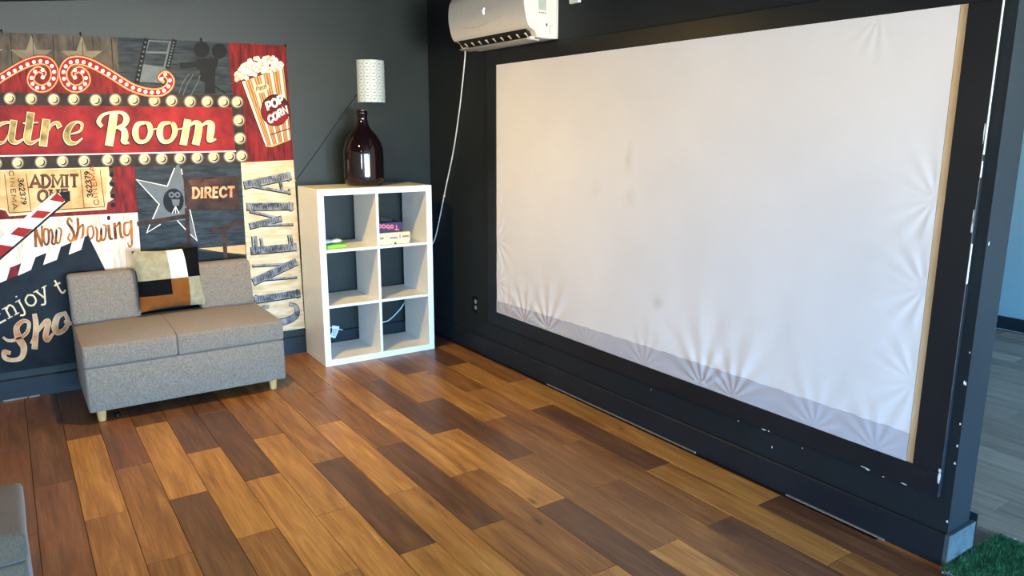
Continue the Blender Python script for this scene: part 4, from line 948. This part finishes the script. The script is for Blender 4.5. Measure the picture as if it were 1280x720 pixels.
for u, v, s_ in ((1236, 305, .004), (1205, 478, .004)): chip(wall_right, on(u, v, 1, YE-.0002), 1, s_*.8, s_*2)

# ================================================================== TURF MAT
turf = box('artificial_turf_mat', (-.06, YE-.02, .0005), (.36, -4.75, .006), plain('turf_backing', (22, 46, 32), .9), bev=.001, seg=1)
tag(turf, 'green artificial turf mat with a frayed edge at the partition end', 'mat')
random.seed(5); tg_ = []
M_g = duo('turf_green', (34, 86, 54), (66, 126, 84), 30, .8)
vs, fs = [], []
for i in range(15000):
    x = random.uniform(-.058, .352); y = random.uniform(-4.3, YE-.022) if i % 3 else random.uniform(-3.95, YE-.022); h = random.uniform(.012, .024); a_ = random.uniform(0, 2*PI); w_ = .0022
    lx_, ly_ = random.uniform(-.012, .012), random.uniform(-.012, .012); b = len(vs)
    vs += [(x-w_*math.cos(a_), y-w_*math.sin(a_), .005), (x+w_*math.cos(a_), y+w_*math.sin(a_), .005), (x+lx_+w_*.5*math.cos(a_), y+ly_, .005+h), ]; fs.append((b, b+1, b+2))
me = bpy.data.meshes.new('turf_blades'); me.from_pydata(vs, [], fs); tag(link('turf_blades', me, M_g, turf), 'short green plastic grass blades', kind='stuff')
M_foil = plain('silver_fray', (176, 190, 200), .25, .2, 60, metal=.6); vs, fs = [], []
for i in range(420):
    t = random.random()
    if i % 3: x, y = .356+random.uniform(-.012, .012), YE-.022-t*.6
    else: x, y = -.062+random.uniform(-.012, .008), YE-.025-t*.5
    a_ = random.uniform(0, 2*PI); L = random.uniform(.008, .02); w_ = .003; b = len(vs); dx, dy = math.cos(a_)*L, math.sin(a_)*L; z_ = random.uniform(.004, .012)
    vs += [(x, y, z_), (x-dy*.2, y+dx*.2, z_), (x+dx-dy*.2, y+dy+dx*.2, z_+random.uniform(0, .012)), (x+dx, y+dy, z_)]; fs.append((b, b+1, b+2, b+3))
me = bpy.data.meshes.new('frayed_edge'); me.from_pydata(vs, [], fs); tag(link('frayed_edge', me, M_foil, turf), 'silvery frayed plastic edge', kind='stuff')

# ================================================================== CEILING LAMPS (out of frame, warm)
M_lampb = plain('white_lamp_base', (220, 220, 215), .5); M_dif = NT('lamp_diffuser').set(Base_Color=(1, .9, .75, 1), Emission_Color=(1, .78, .5, 1), Emission_Strength=2.0)
def lamp(x, y, power, label):
    """round ceiling can light with an opaque rim, following the slope of the ceiling"""
    L = empty('ceiling_lamp', (x, y, ZC(x)-.002), label, 'ceiling lamp', group='warm ceiling lamps'); L.rotation_euler = (0, -math.atan(.112), 0)
    bm = bmesh.new(); lathe(bm, [(.15, -.09), (.156, -.09), (.156, -.004), (.15, -.004)], (0, 0, 0), 40); bmesh.ops.delete(bm, geom=[f for f in bm.faces if len(f.verts) > 8], context='FACES')
    fin(bm, 'rim', M_lampb, L, local=True, angle=.6)
    bm = bmesh.new(); lathe(bm, [(.152, -.012), (.152, -.003)], (0, 0, 0), 40); fin(bm, 'reflector', M_lampb, L, local=True)
    bm = bmesh.new(); lathe(bm, [(.02, -.034), (.035, -.03), (.03, -.013)], (0, 0, 0), 20); fin(bm, 'bulb_glass', M_dif, L, local=True, smooth=True)
    d = bpy.data.lights.new('bulb', 'AREA'); d.shape = 'DISK'; d.size = .12; d.energy = power; d.color = (1, .67, .19)
    o = bpy.data.objects.new('bulb', d); C.objects.link(o); o.parent = L; o.location = (0, 0, -.068)
lamp(-1.7, -1.2, 21, 'round warm ceiling lamp between the shelf and the sofa')
lamp(-2.9, -3.4, 7, 'round warm ceiling lamp over the ottoman')
